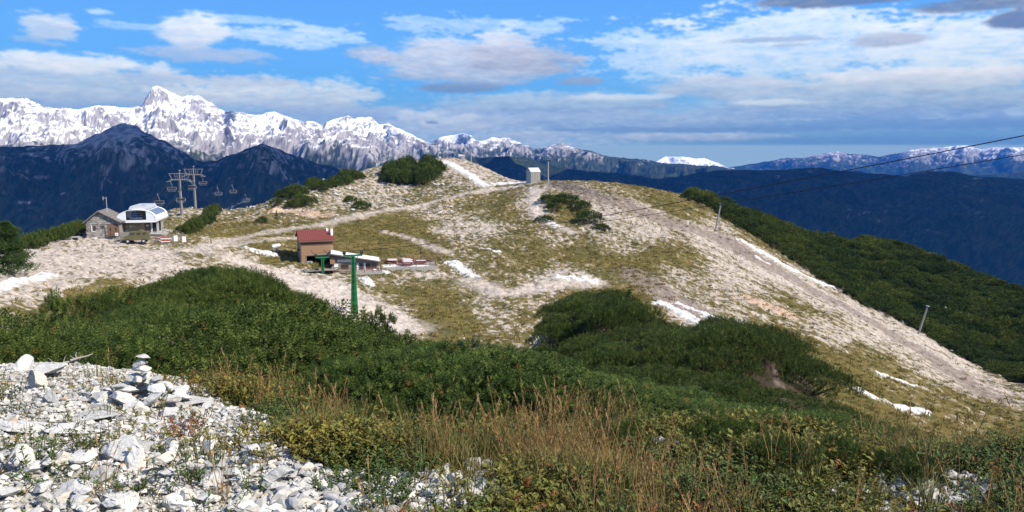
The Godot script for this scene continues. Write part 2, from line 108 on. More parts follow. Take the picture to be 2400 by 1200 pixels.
# ================================================================ sky
# each cloud: azimuth, elevation, half width, half height (degrees), edge roughness, top colour, foot colour, strength
const CLOUDS := [
	[-15.02, 7.22, 5.78, 0.78, 0.90, Color(0.93, 0.97, 1.00), Color(0.84, 0.92, 0.99), 0.80],
	[-17.47, 8.18, 3.10, 0.35, 0.90, Color(0.90, 0.96, 1.00), Color(0.82, 0.91, 0.99), 0.60],
	[-26.93, 8.23, 0.89, 0.22, 0.70, Color(0.93, 0.97, 1.00), Color(0.84, 0.92, 0.99), 0.80],
	[-25.28, 7.55, 2.28, 0.28, 0.90, Color(0.88, 0.94, 1.00), Color(0.80, 0.89, 0.98), 0.55],
	[-4.50, 8.26, 5.24, 0.68, 1.00, Color(0.90, 0.95, 1.00), Color(0.82, 0.90, 1.00), 0.65],
	[1.80, 8.10, 2.48, 0.68, 0.90, Color(0.93, 0.97, 1.00), Color(0.82, 0.90, 1.00), 0.70],
	[10.75, 6.15, 5.68, 2.28, 0.80, Color(0.93, 0.97, 1.00), Color(0.80, 0.89, 0.98), 0.80],
	[18.90, 6.48, 9.16, 2.79, 0.80, Color(0.94, 0.97, 1.00), Color(0.84, 0.91, 0.98), 0.90],
	[20.15, 8.18, 4.64, 1.16, 0.90, Color(0.93, 0.97, 1.00), Color(0.84, 0.92, 1.00), 0.75],
	[29.18, 5.98, 6.14, 2.71, 0.70, Color(0.96, 0.98, 1.00), Color(0.86, 0.92, 0.98), 0.97],
	[-29.74, 7.05, 1.92, 1.08, 0.50, Color(0.95, 0.96, 0.98), Color(0.74, 0.80, 0.89), 0.95],
	[-30.50, 6.40, 1.38, 0.48, 0.70, Color(0.78, 0.84, 0.92), Color(0.70, 0.78, 0.88), 0.60],
	[-21.38, 7.29, 2.47, 1.33, 0.35, Color(1, 1, 1), Color(0.84, 0.87, 0.93), 1.00],
	[-20.80, 5.86, 4.88, 0.64, 0.50, Color(0.80, 0.84, 0.92), Color(0.70, 0.76, 0.87), 0.85],
	[-28.89, 3.55, 9.98, 1.90, 0.35, Color(0.86, 0.89, 0.94), Color(0.66, 0.73, 0.85), 1.00],
	[-29.02, 4.97, 5.93, 0.70, 0.50, Color(1, 1, 1), Color(0.86, 0.90, 0.96), 0.95],
	[-31.20, 2.96, 7.48, 0.80, 0.50, Color(0.88, 0.90, 0.95), Color(0.64, 0.72, 0.84), 0.80],
	[-16.57, 3.32, 8.54, 1.43, 0.45, Color(0.99, 0.99, 1.00), Color(0.76, 0.79, 0.87), 1.00],
	[-18.73, 4.26, 5.56, 0.47, 0.60, Color(0.78, 0.82, 0.90), Color(0.72, 0.77, 0.87), 0.70],
	[-11.45, 2.13, 5.36, 0.79, 0.50, Color(0.80, 0.84, 0.91), Color(0.66, 0.72, 0.83), 0.90],
	[-9.87, 6.31, 1.81, 0.73, 0.50, Color(0.76, 0.80, 0.88), Color(0.70, 0.75, 0.85), 0.80],
	[-3.02, 5.67, 7.73, 2.04, 0.30, Color(0.94, 0.94, 0.97), Color(0.70, 0.73, 0.81), 1.00],
	[-0.60, 7.28, 2.79, 0.68, 0.50, Color(0.97, 0.98, 1.00), Color(0.82, 0.84, 0.90), 0.85],
	[0.91, 5.97, 4.65, 1.30, 0.40, Color(0.82, 0.83, 0.88), Color(0.62, 0.65, 0.74), 0.80],
	[-3.34, 4.02, 3.40, 0.46, 0.30, Color(0.60, 0.64, 0.74), Color(0.50, 0.55, 0.67), 0.85],
	[4.85, 4.48, 1.85, 0.37, 0.40, Color(0.68, 0.70, 0.78), Color(0.60, 0.63, 0.72), 0.80],
	[-3.66, 1.66, 5.56, 0.99, 0.45, Color(1, 1, 1), Color(0.76, 0.79, 0.86), 1.00],
	[3.05, 2.71, 9.27, 1.11, 0.35, Color(0.84, 0.88, 0.94), Color(0.62, 0.69, 0.81), 0.95],
	[14.86, 3.92, 6.37, 0.90, 0.30, Color(0.88, 0.90, 0.95), Color(0.70, 0.75, 0.85), 0.95],
	[26.71, 4.15, 8.16, 0.83, 0.30, Color(0.98, 0.97, 0.99), Color(0.80, 0.82, 0.89), 1.00],
	[24.33, 2.75, 12.35, 1.47, 0.30, Color(0.82, 0.86, 0.93), Color(0.60, 0.69, 0.82), 1.00],
	[7.60, 1.65, 11.57, 0.80, 0.30, Color(0.82, 0.86, 0.92), Color(0.60, 0.68, 0.80), 0.95],
	[17.98, 2.84, 3.09, 0.27, 0.50, Color(0.97, 0.98, 1.00), Color(0.88, 0.92, 0.97), 0.95],
	[7.57, 3.34, 4.57, 0.25, 0.50, Color(0.95, 0.97, 1.00), Color(0.85, 0.90, 0.96), 0.80],
	[26.90, 1.30, 11.10, 0.44, 0.30, Color(0.58, 0.68, 0.82), Color(0.50, 0.61, 0.77), 0.90],
	[12.07, 1.04, 12.45, 0.27, 0.30, Color(0.56, 0.65, 0.78), Color(0.50, 0.59, 0.73), 0.80],
	[12.67, 0.53, 7.08, 0.39, 0.35, Color(0.93, 0.94, 0.96), Color(0.64, 0.69, 0.78), 0.95],
	[1.53, 0.67, 3.72, 0.37, 0.50, Color(0.90, 0.92, 0.95), Color(0.70, 0.75, 0.83), 0.80],
	[25.73, 0.27, 10.57, 0.34, 0.30, Color(0.50, 0.61, 0.77), Color(0.46, 0.57, 0.74), 0.70],
	[24.85, 6.61, 2.68, 0.53, 0.20, Color(0.76, 0.79, 0.86), Color(0.66, 0.70, 0.79), 0.95],
	[18.07, 6.98, 3.64, 0.24, 0.40, Color(0.68, 0.76, 0.87), Color(0.62, 0.70, 0.82), 0.85],
	[18.90, 6.59, 1.25, 0.15, 0.40, Color(0.68, 0.76, 0.87), Color(0.62, 0.70, 0.82), 0.70],
	[27.25, 3.32, 1.47, 0.17, 0.40, Color(0.66, 0.72, 0.82), Color(0.62, 0.68, 0.79), 0.70],
	[21.66, 9.29, 5.09, 0.58, 0.45, Color(0.44, 0.51, 0.64), Color(0.36, 0.43, 0.57), 0.95],
	[29.91, 8.48, 3.96, 0.64, 0.45, Color(0.50, 0.57, 0.69), Color(0.42, 0.49, 0.62), 0.95],
	[31.86, 7.34, 1.68, 0.68, 0.30, Color(0.42, 0.49, 0.63), Color(0.33, 0.40, 0.55), 1.00],
	[-5.73, 1.57, 0.52, 0.15, 0.40, Color(0.55, 0.58, 0.66), Color(0.50, 0.54, 0.62), 0.90],
]

func sky_colour(az: float, el: float) -> Color:
	var t := clampf(el / 11.0, 0.0, 1.0)
	var c := Color(0.66, 0.76, 0.85).lerp(Color(0.42, 0.71, 0.98), smoothstep(0.0, 0.42, t)).lerp(Color(0.39, 0.65, 0.95), smoothstep(0.5, 1.0, t))
	c = c.lerp(Color(0.20, 0.42, 0.78), smoothstep(14.0, 70.0, el))
	# scattered cloud that goes on all round, in flat layers
	var band := soft.get_noise_3d(sin(deg_to_rad(az)) * 4.0, el * 0.42, cos(deg_to_rad(az)) * 4.0) + 0.35 * soft.get_noise_3d(sin(deg_to_rad(az)) * 15.0, el * 1.3, cos(deg_to_rad(az)) * 15.0)
	var around := smoothstep(32.0, 44.0, absf(az))
	var high := smoothstep(11.0, 20.0, el)
	var k := smoothstep(0.05, 0.5, band + 0.12) * maxf(around, high) * 0.85 * (1.0 - 0.5 * smoothstep(45.0, 90.0, el))
	c = c.lerp(Color(0.84, 0.88, 0.94), k)
	if el < 16.0 and absf(az) < 52.0:
		var wx := soft.get_noise_2d(az * 0.26, el * 1.0) * 1.1 + fine.get_noise_2d(az * 1.3 + 40.0, el * 4.2) * 0.32
		var wy := soft.get_noise_2d(az * 0.22 + 70.0, el * 1.3 + 9.0)
		var grain := fine.get_noise_2d(az * 0.7 + 7.0, el * 4.5 + 3.0)
		var wisp := soft.get_noise_2d(az * 0.5 + el * 0.5, el * 2.6 + 50.0)
		# a thin veil that thickens to the right, drawn out in streaks
		var veil := smoothstep(2.0, 24.0, az) * smoothstep(8.5, 5.0, el) * clampf(0.5 + wisp * 0.8 + wy * 0.5, 0.0, 1.0)
		c = c.lerp(Color(0.90, 0.945, 0.99), veil * 0.8)
		var low := smoothstep(3.2, 1.4, el + wy * 1.0) * clampf(0.72 + wx * 0.35, 0.0, 1.0)
		c = c.lerp(Color(0.66, 0.74, 0.85).lerp(Color(0.88, 0.90, 0.94), clampf(0.4 + grain * 1.1 + wy * 0.6, 0.0, 1.0)), low * 0.85)
		c = c.lerp(Color(0.47, 0.64, 0.77), smoothstep(2.2, 0.4, el) * smoothstep(2.0, 16.0, az) * 0.8)
		for q in CLOUDS:
			var dx: float = (az - q[0]) / q[2]
			if absf(dx) > 1.9:
				continue
			var dy: float = (el - q[1]) / q[3]
			if absf(dy) > 1.9:
				continue
			if dy < 0.0:
				dy *= 1.25
			var d := sqrt(dx * dx + dy * dy) + (wx * 0.75 + wisp * 0.5) * float(q[4])
			var m := 1.0 - smoothstep(0.64, 1.10, d)
			if m <= 0.0:
				continue
			var s := clampf(0.5 + 0.5 * dy + wy * 0.35 + grain * 0.22 - 0.02, 0.0, 1.0)
			c = c.lerp((q[6] as Color).lerp(q[5], s), m * float(q[7]) * clampf(0.86 + wisp * 0.5 * float(q[4]), 0.3, 1.0))
	# the light low in the sky has crossed more air and is warmer
	var lowness := smoothstep(6.5, 0.5, el)
	return Color(c.r * (1.0 + 0.04 * lowness), c.g * (1.0 + 0.05 * lowness), c.b * (1.0 - 0.09 * lowness))

func sky_image() -> Image:
	var w := 4096
	var h := 2048
	var lo := Image.create(512, 256, false, Image.FORMAT_RGB8)
	for j in 256:
		var el := 90.0 - (j + 0.5) / 256.0 * 180.0
		for i in 512:
			lo.set_pixel(i, j, sky_colour(wrapf((i + 0.5) / 512.0 * 360.0, -180.0, 180.0), maxf(el, 0.0)))
	lo.resize(w, h, Image.INTERPOLATE_CUBIC)
	for j in range(roundi((90.0 - 17.0) / 180.0 * h), h / 2 + 4):
		var el := 90.0 - (j + 0.5) / h * 180.0
		for q in range(-roundi(53.0 / 360.0 * w), roundi(53.0 / 360.0 * w)):
			lo.set_pixel(posmod(q, w), j, sky_colour((q + 0.5) / w * 360.0, maxf(el, 0.0)))
	return lo

# ================================================================ terrain
const COLS := 128
const ROWS := 160
const TH := 1.05
var ln_far := log(1500.0)
var slope_grid := PackedFloat32Array()

func fit_terrain() -> void:
	# thin-plate spline through the survey, in bearing and log of distance
	var n := SURVEY.size()
	var px := PackedFloat64Array()
	var py := PackedFloat64Array()
	var rows := []
	for p in SURVEY:
		px.append(atan2(p[0], -p[1]) * 2.2)
		py.append(log(Vector2(p[0], p[1]).length()))
	for i in n + 3:
		var row := PackedFloat64Array()
		row.resize(n + 4)
		rows.append(row)
	for i in n:
		var row: PackedFloat64Array = rows[i]
		for j in n:
			var d := (px[i] - px[j]) ** 2 + (py[i] - py[j]) ** 2
			row[j] = d * log(d) if d > 1e-12 else 0.0
		row[i] += 0.002
		row[n] = 1.0
		row[n + 1] = px[i]
		row[n + 2] = py[i]
		row[n + 3] = SURVEY[i][2] / Vector2(SURVEY[i][0], SURVEY[i][1]).length()
		rows[i] = row
	for k in 3:
		var row: PackedFloat64Array = rows[n + k]
		for j in n:
			row[j] = [1.0, px[j], py[j]][k]
		rows[n + k] = row
	var m := n + 3
	for c in m:
		var best := c
		for i in range(c, m):
			if absf(rows[i][c]) > absf(rows[best][c]):
				best = i
		var swap = rows[c]
		rows[c] = rows[best]
		rows[best] = swap
		var pr: PackedFloat64Array = rows[c]
		for i in range(c + 1, m):
			var row: PackedFloat64Array = rows[i]
			var f := row[c] / pr[c]
			if f == 0.0:
				continue
			for j in range(c, m + 1):
				row[j] -= f * pr[j]
			rows[i] = row
	var wgt := PackedFloat64Array()
	wgt.resize(m)
	for i in range(m - 1, -1, -1):
		var row: PackedFloat64Array = rows[i]
		var s := row[m]
		for j in range(i + 1, m):
			s -= row[j] * wgt[j]
		wgt[i] = s / row[i]
	slope_grid.resize(COLS * ROWS)
	for j in ROWS:
		var wy := ln_far * j / (ROWS - 1.0)
		for i in COLS:
			var wx := (-TH + 2.0 * TH * i / (COLS - 1.0)) * 2.2
			var o := wgt[n] + wgt[n + 1] * wx + wgt[n + 2] * wy
			for k in n:
				var d := (wx - px[k]) * (wx - px[k]) + (wy - py[k]) * (wy - py[k])
				if d > 1e-12:
					o += wgt[k] * d * log(d)
			slope_grid[j * COLS + i] = o

func cubic(a: float, b: float, c: float, d: float, t: float) -> float:
	return b + 0.5 * t * (c - a + t * (2.0 * a - 5.0 * b + 4.0 * c - d + t * (3.0 * (b - c) + d - a)))

func bare(th: float, lr: float) -> float:
	# height without close relief, by bearing and log distance
	var side := absf(th)
	var fx := (clampf(th, -TH, TH) + TH) / (2.0 * TH) * (COLS - 1.0)
	var fy := clampf(lr, 0.0, ln_far) / ln_far * (ROWS - 1.0)
	var i := clampi(int(fx), 1, COLS - 3)
	var j := clampi(int(fy), 1, ROWS - 3)
	var tx := fx - i
	var ty := fy - j
	var v := PackedFloat32Array()
	v.resize(4)
	for q in 4:
		var o := (j - 1 + q) * COLS + i
		v[q] = cubic(slope_grid[o - 1], slope_grid[o], slope_grid[o + 1], slope_grid[o + 2], tx)
	var s := cubic(v[0], v[1], v[2], v[3], ty)
	if side > TH:
		var mid := -0.1 - 0.12 * smoothstep(3.0, 6.0, lr)
		s = lerpf(s, lerpf(-1.62 / maxf(exp(lr), 1.0), mid, smoothstep(0.5, 2.5, lr)), smoothstep(TH, 2.6, side))
	return s * exp(lr)

func relief(x: float, z: float, r: float) -> float:
	var o := fine.get_noise_2d(x * 1.3, z * 1.3) * 0.035
	if r > 8.0:
		o += fine.get_noise_2d(x * 0.33 + 31.0, z * 0.33) * (0.16 * smoothstep(8.0, 50.0, r) + 0.14 * smoothstep(90.0, 130.0, r))
		o += soft.get_noise_2d(x * 0.07, z * 0.07 + 11.0) * 0.55 * smoothstep(30.0, 110.0, r)
		# stony knolls on the far hill
		o += maxf(0.0, ridge_noise.get_noise_2d(x * 0.028 + 4.0, z * 0.028)) * 1.1 * smoothstep(140.0, 200.0, r) * rockiness(x, z)
	return o

func rockiness(x: float, z: float) -> float:
	# rocky knolls round the summit, on the left brow and along the foot of the pine slope
	var a := 1.0 - smoothstep(30.0, 62.0, Vector2(x + 55.0, z + 235.0).length())
	var b := 1.0 - smoothstep(10.0, 30.0, Vector2(x + 95.0, z + 165.0).length())
	var c := 0.6 * smoothstep(55.0, 90.0, x) * smoothstep(120.0, 160.0, -z)
	return clampf(a + b + c, 0.0, 1.0)

func ground(x: float, z: float) -> float:
	var r := Vector2(x, z).length()
	if r < 1.0:
		return -1.62
	return bare(atan2(x, -z), log(r)) + relief(x, z, r)

func ground_at(x: float, z: float, up := 0.0) -> Vector3:
	return Vector3(x, ground(x, z) + up, z)

# ---------------------------------------------------------------- what covers the ground
const NA := 960
const NR := 760
const SPAN := 0.70
const R0 := 0.9
const R1 := 1450.0
var cover_grass := PackedFloat32Array()   # coarse, GC by GR
const GC := 110
const GR := 130
var snow_mask := PackedFloat32Array()
var track_mask := PackedFloat32Array()
var brown_mask := PackedFloat32Array()
var sand_mask := PackedFloat32Array()

# rows of the ground mesh: how many lie between which distances
const BANDS := [[0.9, 0.0], [12.0, 140.0], [95.0, 215.0], [330.0, 705.0], [1450.0, 759.0]]

func row_radius(j: float) -> float:
	for k in 4:
		if j <= BANDS[k + 1][1]:
			return BANDS[k][0] * pow(BANDS[k + 1][0] / BANDS[k][0], (j - BANDS[k][1]) / (BANDS[k + 1][1] - BANDS[k][1]))
	return R1

func row_of(r: float) -> float:
	for k in 4:
		if r <= BANDS[k + 1][0]:
			return lerpf(BANDS[k][1], BANDS[k + 1][1], clampf(log(r / BANDS[k][0]) / log(BANDS[k + 1][0] / BANDS[k][0]), 0.0, 1.0))
	return NR - 1.0

func cell(x: float, z: float) -> int:
	return clampi(roundi(row_of(Vector2(x, z).length())), 0, NR - 1) * NA + clampi(roundi((atan2(x, -z) + SPAN) / (2.0 * SPAN) * (NA - 1)), 0, NA - 1)

func stroke(mask: PackedFloat32Array, strokes: Array) -> PackedFloat32Array:
	for s in strokes:
		var w: float = s[0]
		var pts: Array = s[1]
		for k in pts.size() - 1:
			var a := Vector2(pts[k][0], pts[k][1])
			var b := Vector2(pts[k + 1][0], pts[k + 1][1])
			var reach := w * 2.0
			var near := maxf(2.0, minf(a.length(), b.length()) - reach)
			var far := maxf(a.length(), b.length()) + reach
			var t0 := minf(atan2(a.x, -a.y), atan2(b.x, -b.y)) - reach / near
			var t1 := maxf(atan2(a.x, -a.y), atan2(b.x, -b.y)) + reach / near
			var i0 := clampi(int((t0 + SPAN) / (2.0 * SPAN) * (NA - 1)), 0, NA - 1)
			var i1 := clampi(int((t1 + SPAN) / (2.0 * SPAN) * (NA - 1)) + 1, 0, NA - 1)
			var j0 := clampi(int(row_of(near)), 0, NR - 1)
			var j1 := clampi(int(row_of(far)) + 1, 0, NR - 1)
			var ab := b - a
			var ll := maxf(ab.length_squared(), 1e-6)
			for j in range(j0, j1 + 1):
				var r := row_radius(j)
				for i in range(i0, i1 + 1):
					var th := -SPAN + 2.0 * SPAN * i / (NA - 1.0)
					var p := Vector2(sin(th) * r, -cos(th) * r)
					var d := p.distance_to(a + ab * clampf((p - a).dot(ab) / ll, 0.0, 1.0)) / w
					var v := 1.0 - smoothstep(0.25, 1.6, d)
					if v > mask[j * NA + i]:
						mask[j * NA + i] = v
	return mask

func paint_cover() -> void:
	cover_grass.resize(GC * GR)
	var gx := PackedFloat32Array()
	var gy := PackedFloat32Array()
	for p in GRASS_SURVEY:
		gx.append(atan2(p[0], -p[1]) * 2.2)
		gy.append(log(Vector2(p[0], p[1]).length()))
	for j in GR:
		var wy := log(R0) + log(R1 / R0) * j / (GR - 1.0)
		for i in GC:
			var wx := (-SPAN + 2.0 * SPAN * i / (GC - 1.0)) * 2.2
			var sum := 0.0
			var tot := 0.0
			for k in gx.size():
				var d := (wx - gx[k]) * (wx - gx[k]) + (wy - gy[k]) * (wy - gy[k]) + 0.0004
				var q := 1.0 / (d * d)
				sum += q * float(GRASS_SURVEY[k][2])
				tot += q
			cover_grass[j * GC + i] = sum / tot
	for m in 4:
		var mask := PackedFloat32Array()
		mask.resize(NA * NR)
		mask = stroke(mask, [SNOW, TRACKS, BROWN, SAND][m])
		match m:
			0: snow_mask = mask
			1: track_mask = mask
			2: brown_mask = mask
			3: sand_mask = mask

func grass_at(fx: float, fy: float) -> float:
	var x := fx * (GC - 1.0)
	var y := fy * (GR - 1.0)
	var i := clampi(int(x), 0, GC - 2)
	var j := clampi(int(y), 0, GR - 2)
	var o := j * GC + i
	return lerpf(lerpf(cover_grass[o], cover_grass[o + 1], x - i), lerpf(cover_grass[o + GC], cover_grass[o + GC + 1], x - i), y - j)

func is_scree(x: float, z: float) -> float:
	# the pale stony ground by the path, left of the grass: 1 inside
	var r := -z
	var edge := limits([[2.0, -0.6], [3.4, -0.72], [4.2, -1.02], [5.2, -1.55], [6.0, -2.1], [7.2, -3.05], [9.0, -4.7]], r) + 0.22 * soft.get_noise_2d(x * 0.9, z * 0.9)
	return smoothstep(0.12, -0.12, x - edge) * (1.0 - smoothstep(9.3, 10.2, r))

func build_ground() -> void:
	var verts := PackedVector3Array()
	var cols := PackedColorArray()
	verts.resize(NA * NR)
	cols.resize(NA * NR)
	for j in NR:
		var r := row_radius(j)
		var lr := log(r)
		var fy := log(r / R0) / log(R1 / R0)
		for i in NA:
			var th := -SPAN + 2.0 * SPAN * i / (NA - 1.0)
			var x := sin(th) * r
			var z := -cos(th) * r
			var o := j * NA + i
			verts[o] = Vector3(x, bare(th, lr) + relief(x, z, r) + (0.22 * smoothstep(0.4, 0.75, snow_mask[o] + 0.3 * fine.get_noise_2d(x * 0.55, z * 0.45)) if r > 11.0 else 0.0), z)
			var c: Color
			if r > 11.0:
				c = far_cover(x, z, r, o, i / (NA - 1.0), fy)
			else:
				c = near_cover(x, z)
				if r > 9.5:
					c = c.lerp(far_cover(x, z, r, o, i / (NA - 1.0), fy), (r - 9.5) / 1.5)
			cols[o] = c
	var idx := PackedInt32Array()
	idx.resize((NA - 1) * (NR - 1) * 6)
	var w := 0
	for j in NR - 1:
		for i in NA - 1:
			var o := j * NA + i
			idx[w] = o
			idx[w + 1] = o + NA
			idx[w + 2] = o + 1
			idx[w + 3] = o + 1
			idx[w + 4] = o + NA
			idx[w + 5] = o + NA + 1
			w += 6
	var g := mesh_node("ground", verts, idx, mat.ground, cols)
	g.set_meta("kind", "structure")
	g.set_meta("label", "stony mountain ridge with gravel, dry grass and tracks")
	add_child(g)
	# the same ridge goes on beside and behind the eye
	verts = PackedVector3Array()
	cols = PackedColorArray()
	idx = PackedInt32Array()
	var na := 64
	var nr := 60
	for j in nr:
		var lr := log(0.05) + log(R1 / 0.05) * j / (nr - 1.0)
		var r := exp(lr)
		for i in na:
			var th := SPAN - 0.01 + (TAU - 2.0 * SPAN + 0.02) * i / (na - 1.0)
			if th > PI:
				th -= TAU
			verts.append(Vector3(sin(th) * r, (-1.62 if r < 1.0 else bare(th, lr)) - 0.03 * minf(r, 3.0), -cos(th) * r))
			cols.append(Color(0.16, 0.14, 0.07) if r > 6.0 else Color(0.42, 0.4, 0.37))
	for j in nr - 1:
		for i in na - 1:
			var o := j * na + i
			idx.append_array([o, o + na, o + 1, o + 1, o + na, o + na + 1])
	var back := mesh_node("ridge", verts, idx, mat.ground, cols)
	back.set_meta("kind", "structure")
	back.set_meta("label", "the grassy ridge going on behind the path")
	add_child(back)

const LIME := Color(0.70, 0.62, 0.545)
const LIME_GREY := Color(0.50, 0.445, 0.40)
const STRAW := Color(0.24, 0.195, 0.072)
const TURF := Color(0.125, 0.125, 0.038)
const RUST := Color(0.27, 0.175, 0.055)
const SCREE_BROWN := Color(0.30, 0.235, 0.205)
const SNOW_WHITE := Color(1.08, 1.10, 1.13)

func far_cover(x: float, z: float, r: float, o: int, fx: float, fy: float) -> Color:
	# gravel in grey and cream, grass in patches that follow the graded slope, snow in hollows
	var along := x * 0.80 + z * 0.60
	var across := -x * 0.60 + z * 0.80
	var lean := smoothstep(10.0, 50.0, x)
	var n_patch := lerpf(soft.get_noise_2d(x * 0.11, z * 0.11), soft.get_noise_2d(along * 0.045, across * 0.22), lean)
	var n_small := lerpf(fine.get_noise_2d(x * 0.55, z * 0.45), fine.get_noise_2d(along * 0.22, across * 0.75), lean * 0.75)
	var n_grain := fine.get_noise_2d(x * 1.9 + 5.0, z * 1.0)
	var g := grass_at(fx, fy)
	var gm := smoothstep(-0.20, 0.24, (g - 0.28) * 1.6 + n_patch * 0.40 + n_small * 0.60 + n_grain * 0.34)
	gm *= 1.0 - 0.85 * track_mask[o] * clampf(1.0 + n_small, 0.0, 1.0)
	var lime := LIME.lerp(LIME_GREY, clampf(0.16 + n_patch * 0.6 + n_grain * 0.75, 0.0, 1.0))
	lime = lime.lerp(Color(0.86, 0.755, 0.675), clampf(track_mask[o] * 1.1 + (0.25 - g) * 1.6 + n_small * 0.3, 0.0, 1.0) * 0.75)
	var pit := smoothstep(0.22, 0.6, n_grain + n_small * 0.5) * (1.0 - 0.7 * track_mask[o])
	lime = lime.lerp(Color(0.15, 0.12, 0.085), pit * 0.40)
	var turf := STRAW.lerp(TURF, clampf(0.45 + n_patch * 1.3 + n_small * 0.4, 0.0, 1.0)).lerp(RUST, clampf(n_small * 0.9 - 0.15 + 0.25 * lean, 0.0, 0.55))
	var c := lime.lerp(turf, gm)
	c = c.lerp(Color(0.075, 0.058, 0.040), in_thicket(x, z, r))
	var bm := smoothstep(0.25, 0.75, brown_mask[o] + n_small * 0.5 + n_grain * 0.25)
	c = c.lerp(SCREE_BROWN.lerp(LIME_GREY, clampf(n_grain + 0.2, 0.0, 0.6)), bm * 0.85)
	var sa := smoothstep(0.3, 0.7, sand_mask[o] + n_small * 0.35)
	c = c.lerp(Color(0.74, 0.54, 0.40), sa * 0.85)
	var sn := smoothstep(0.46, 0.60, snow_mask[o] + n_small * 0.62 + n_grain * 0.45 + n_patch * 0.2 - 0.05)
	if snow_mask[o] > 0.02:
		c = c.lerp(SNOW_WHITE, sn)
	return c

func near_cover(x: float, z: float) -> Color:
	var n := fine.get_noise_2d(x * 6.0, z * 6.0)
	var stone := Color(0.78, 0.76, 0.72).lerp(Color(0.50, 0.46, 0.39), clampf(0.3 + n, 0.0, 1.0))
	var soil := Color(0.065, 0.048, 0.028).lerp(Color(0.11, 0.085, 0.04), clampf(0.5 + n, 0.0, 1.0))
	return soil.lerp(stone, is_scree(x, z))

# ================================================================ mountains
func skyline(pts: Array, az: float) -> float:
	for k in pts.size() - 1:
		if az <= pts[k + 1][0]:
			var t := clampf((az - pts[k][0]) / (pts[k + 1][0] - pts[k][0]), 0.0, 1.0)
			return lerpf(pts[k][1], pts[k + 1][1], t * t * (3.0 - 2.0 * t) * 0.5 + t * 0.5)
	return pts[-1][1]

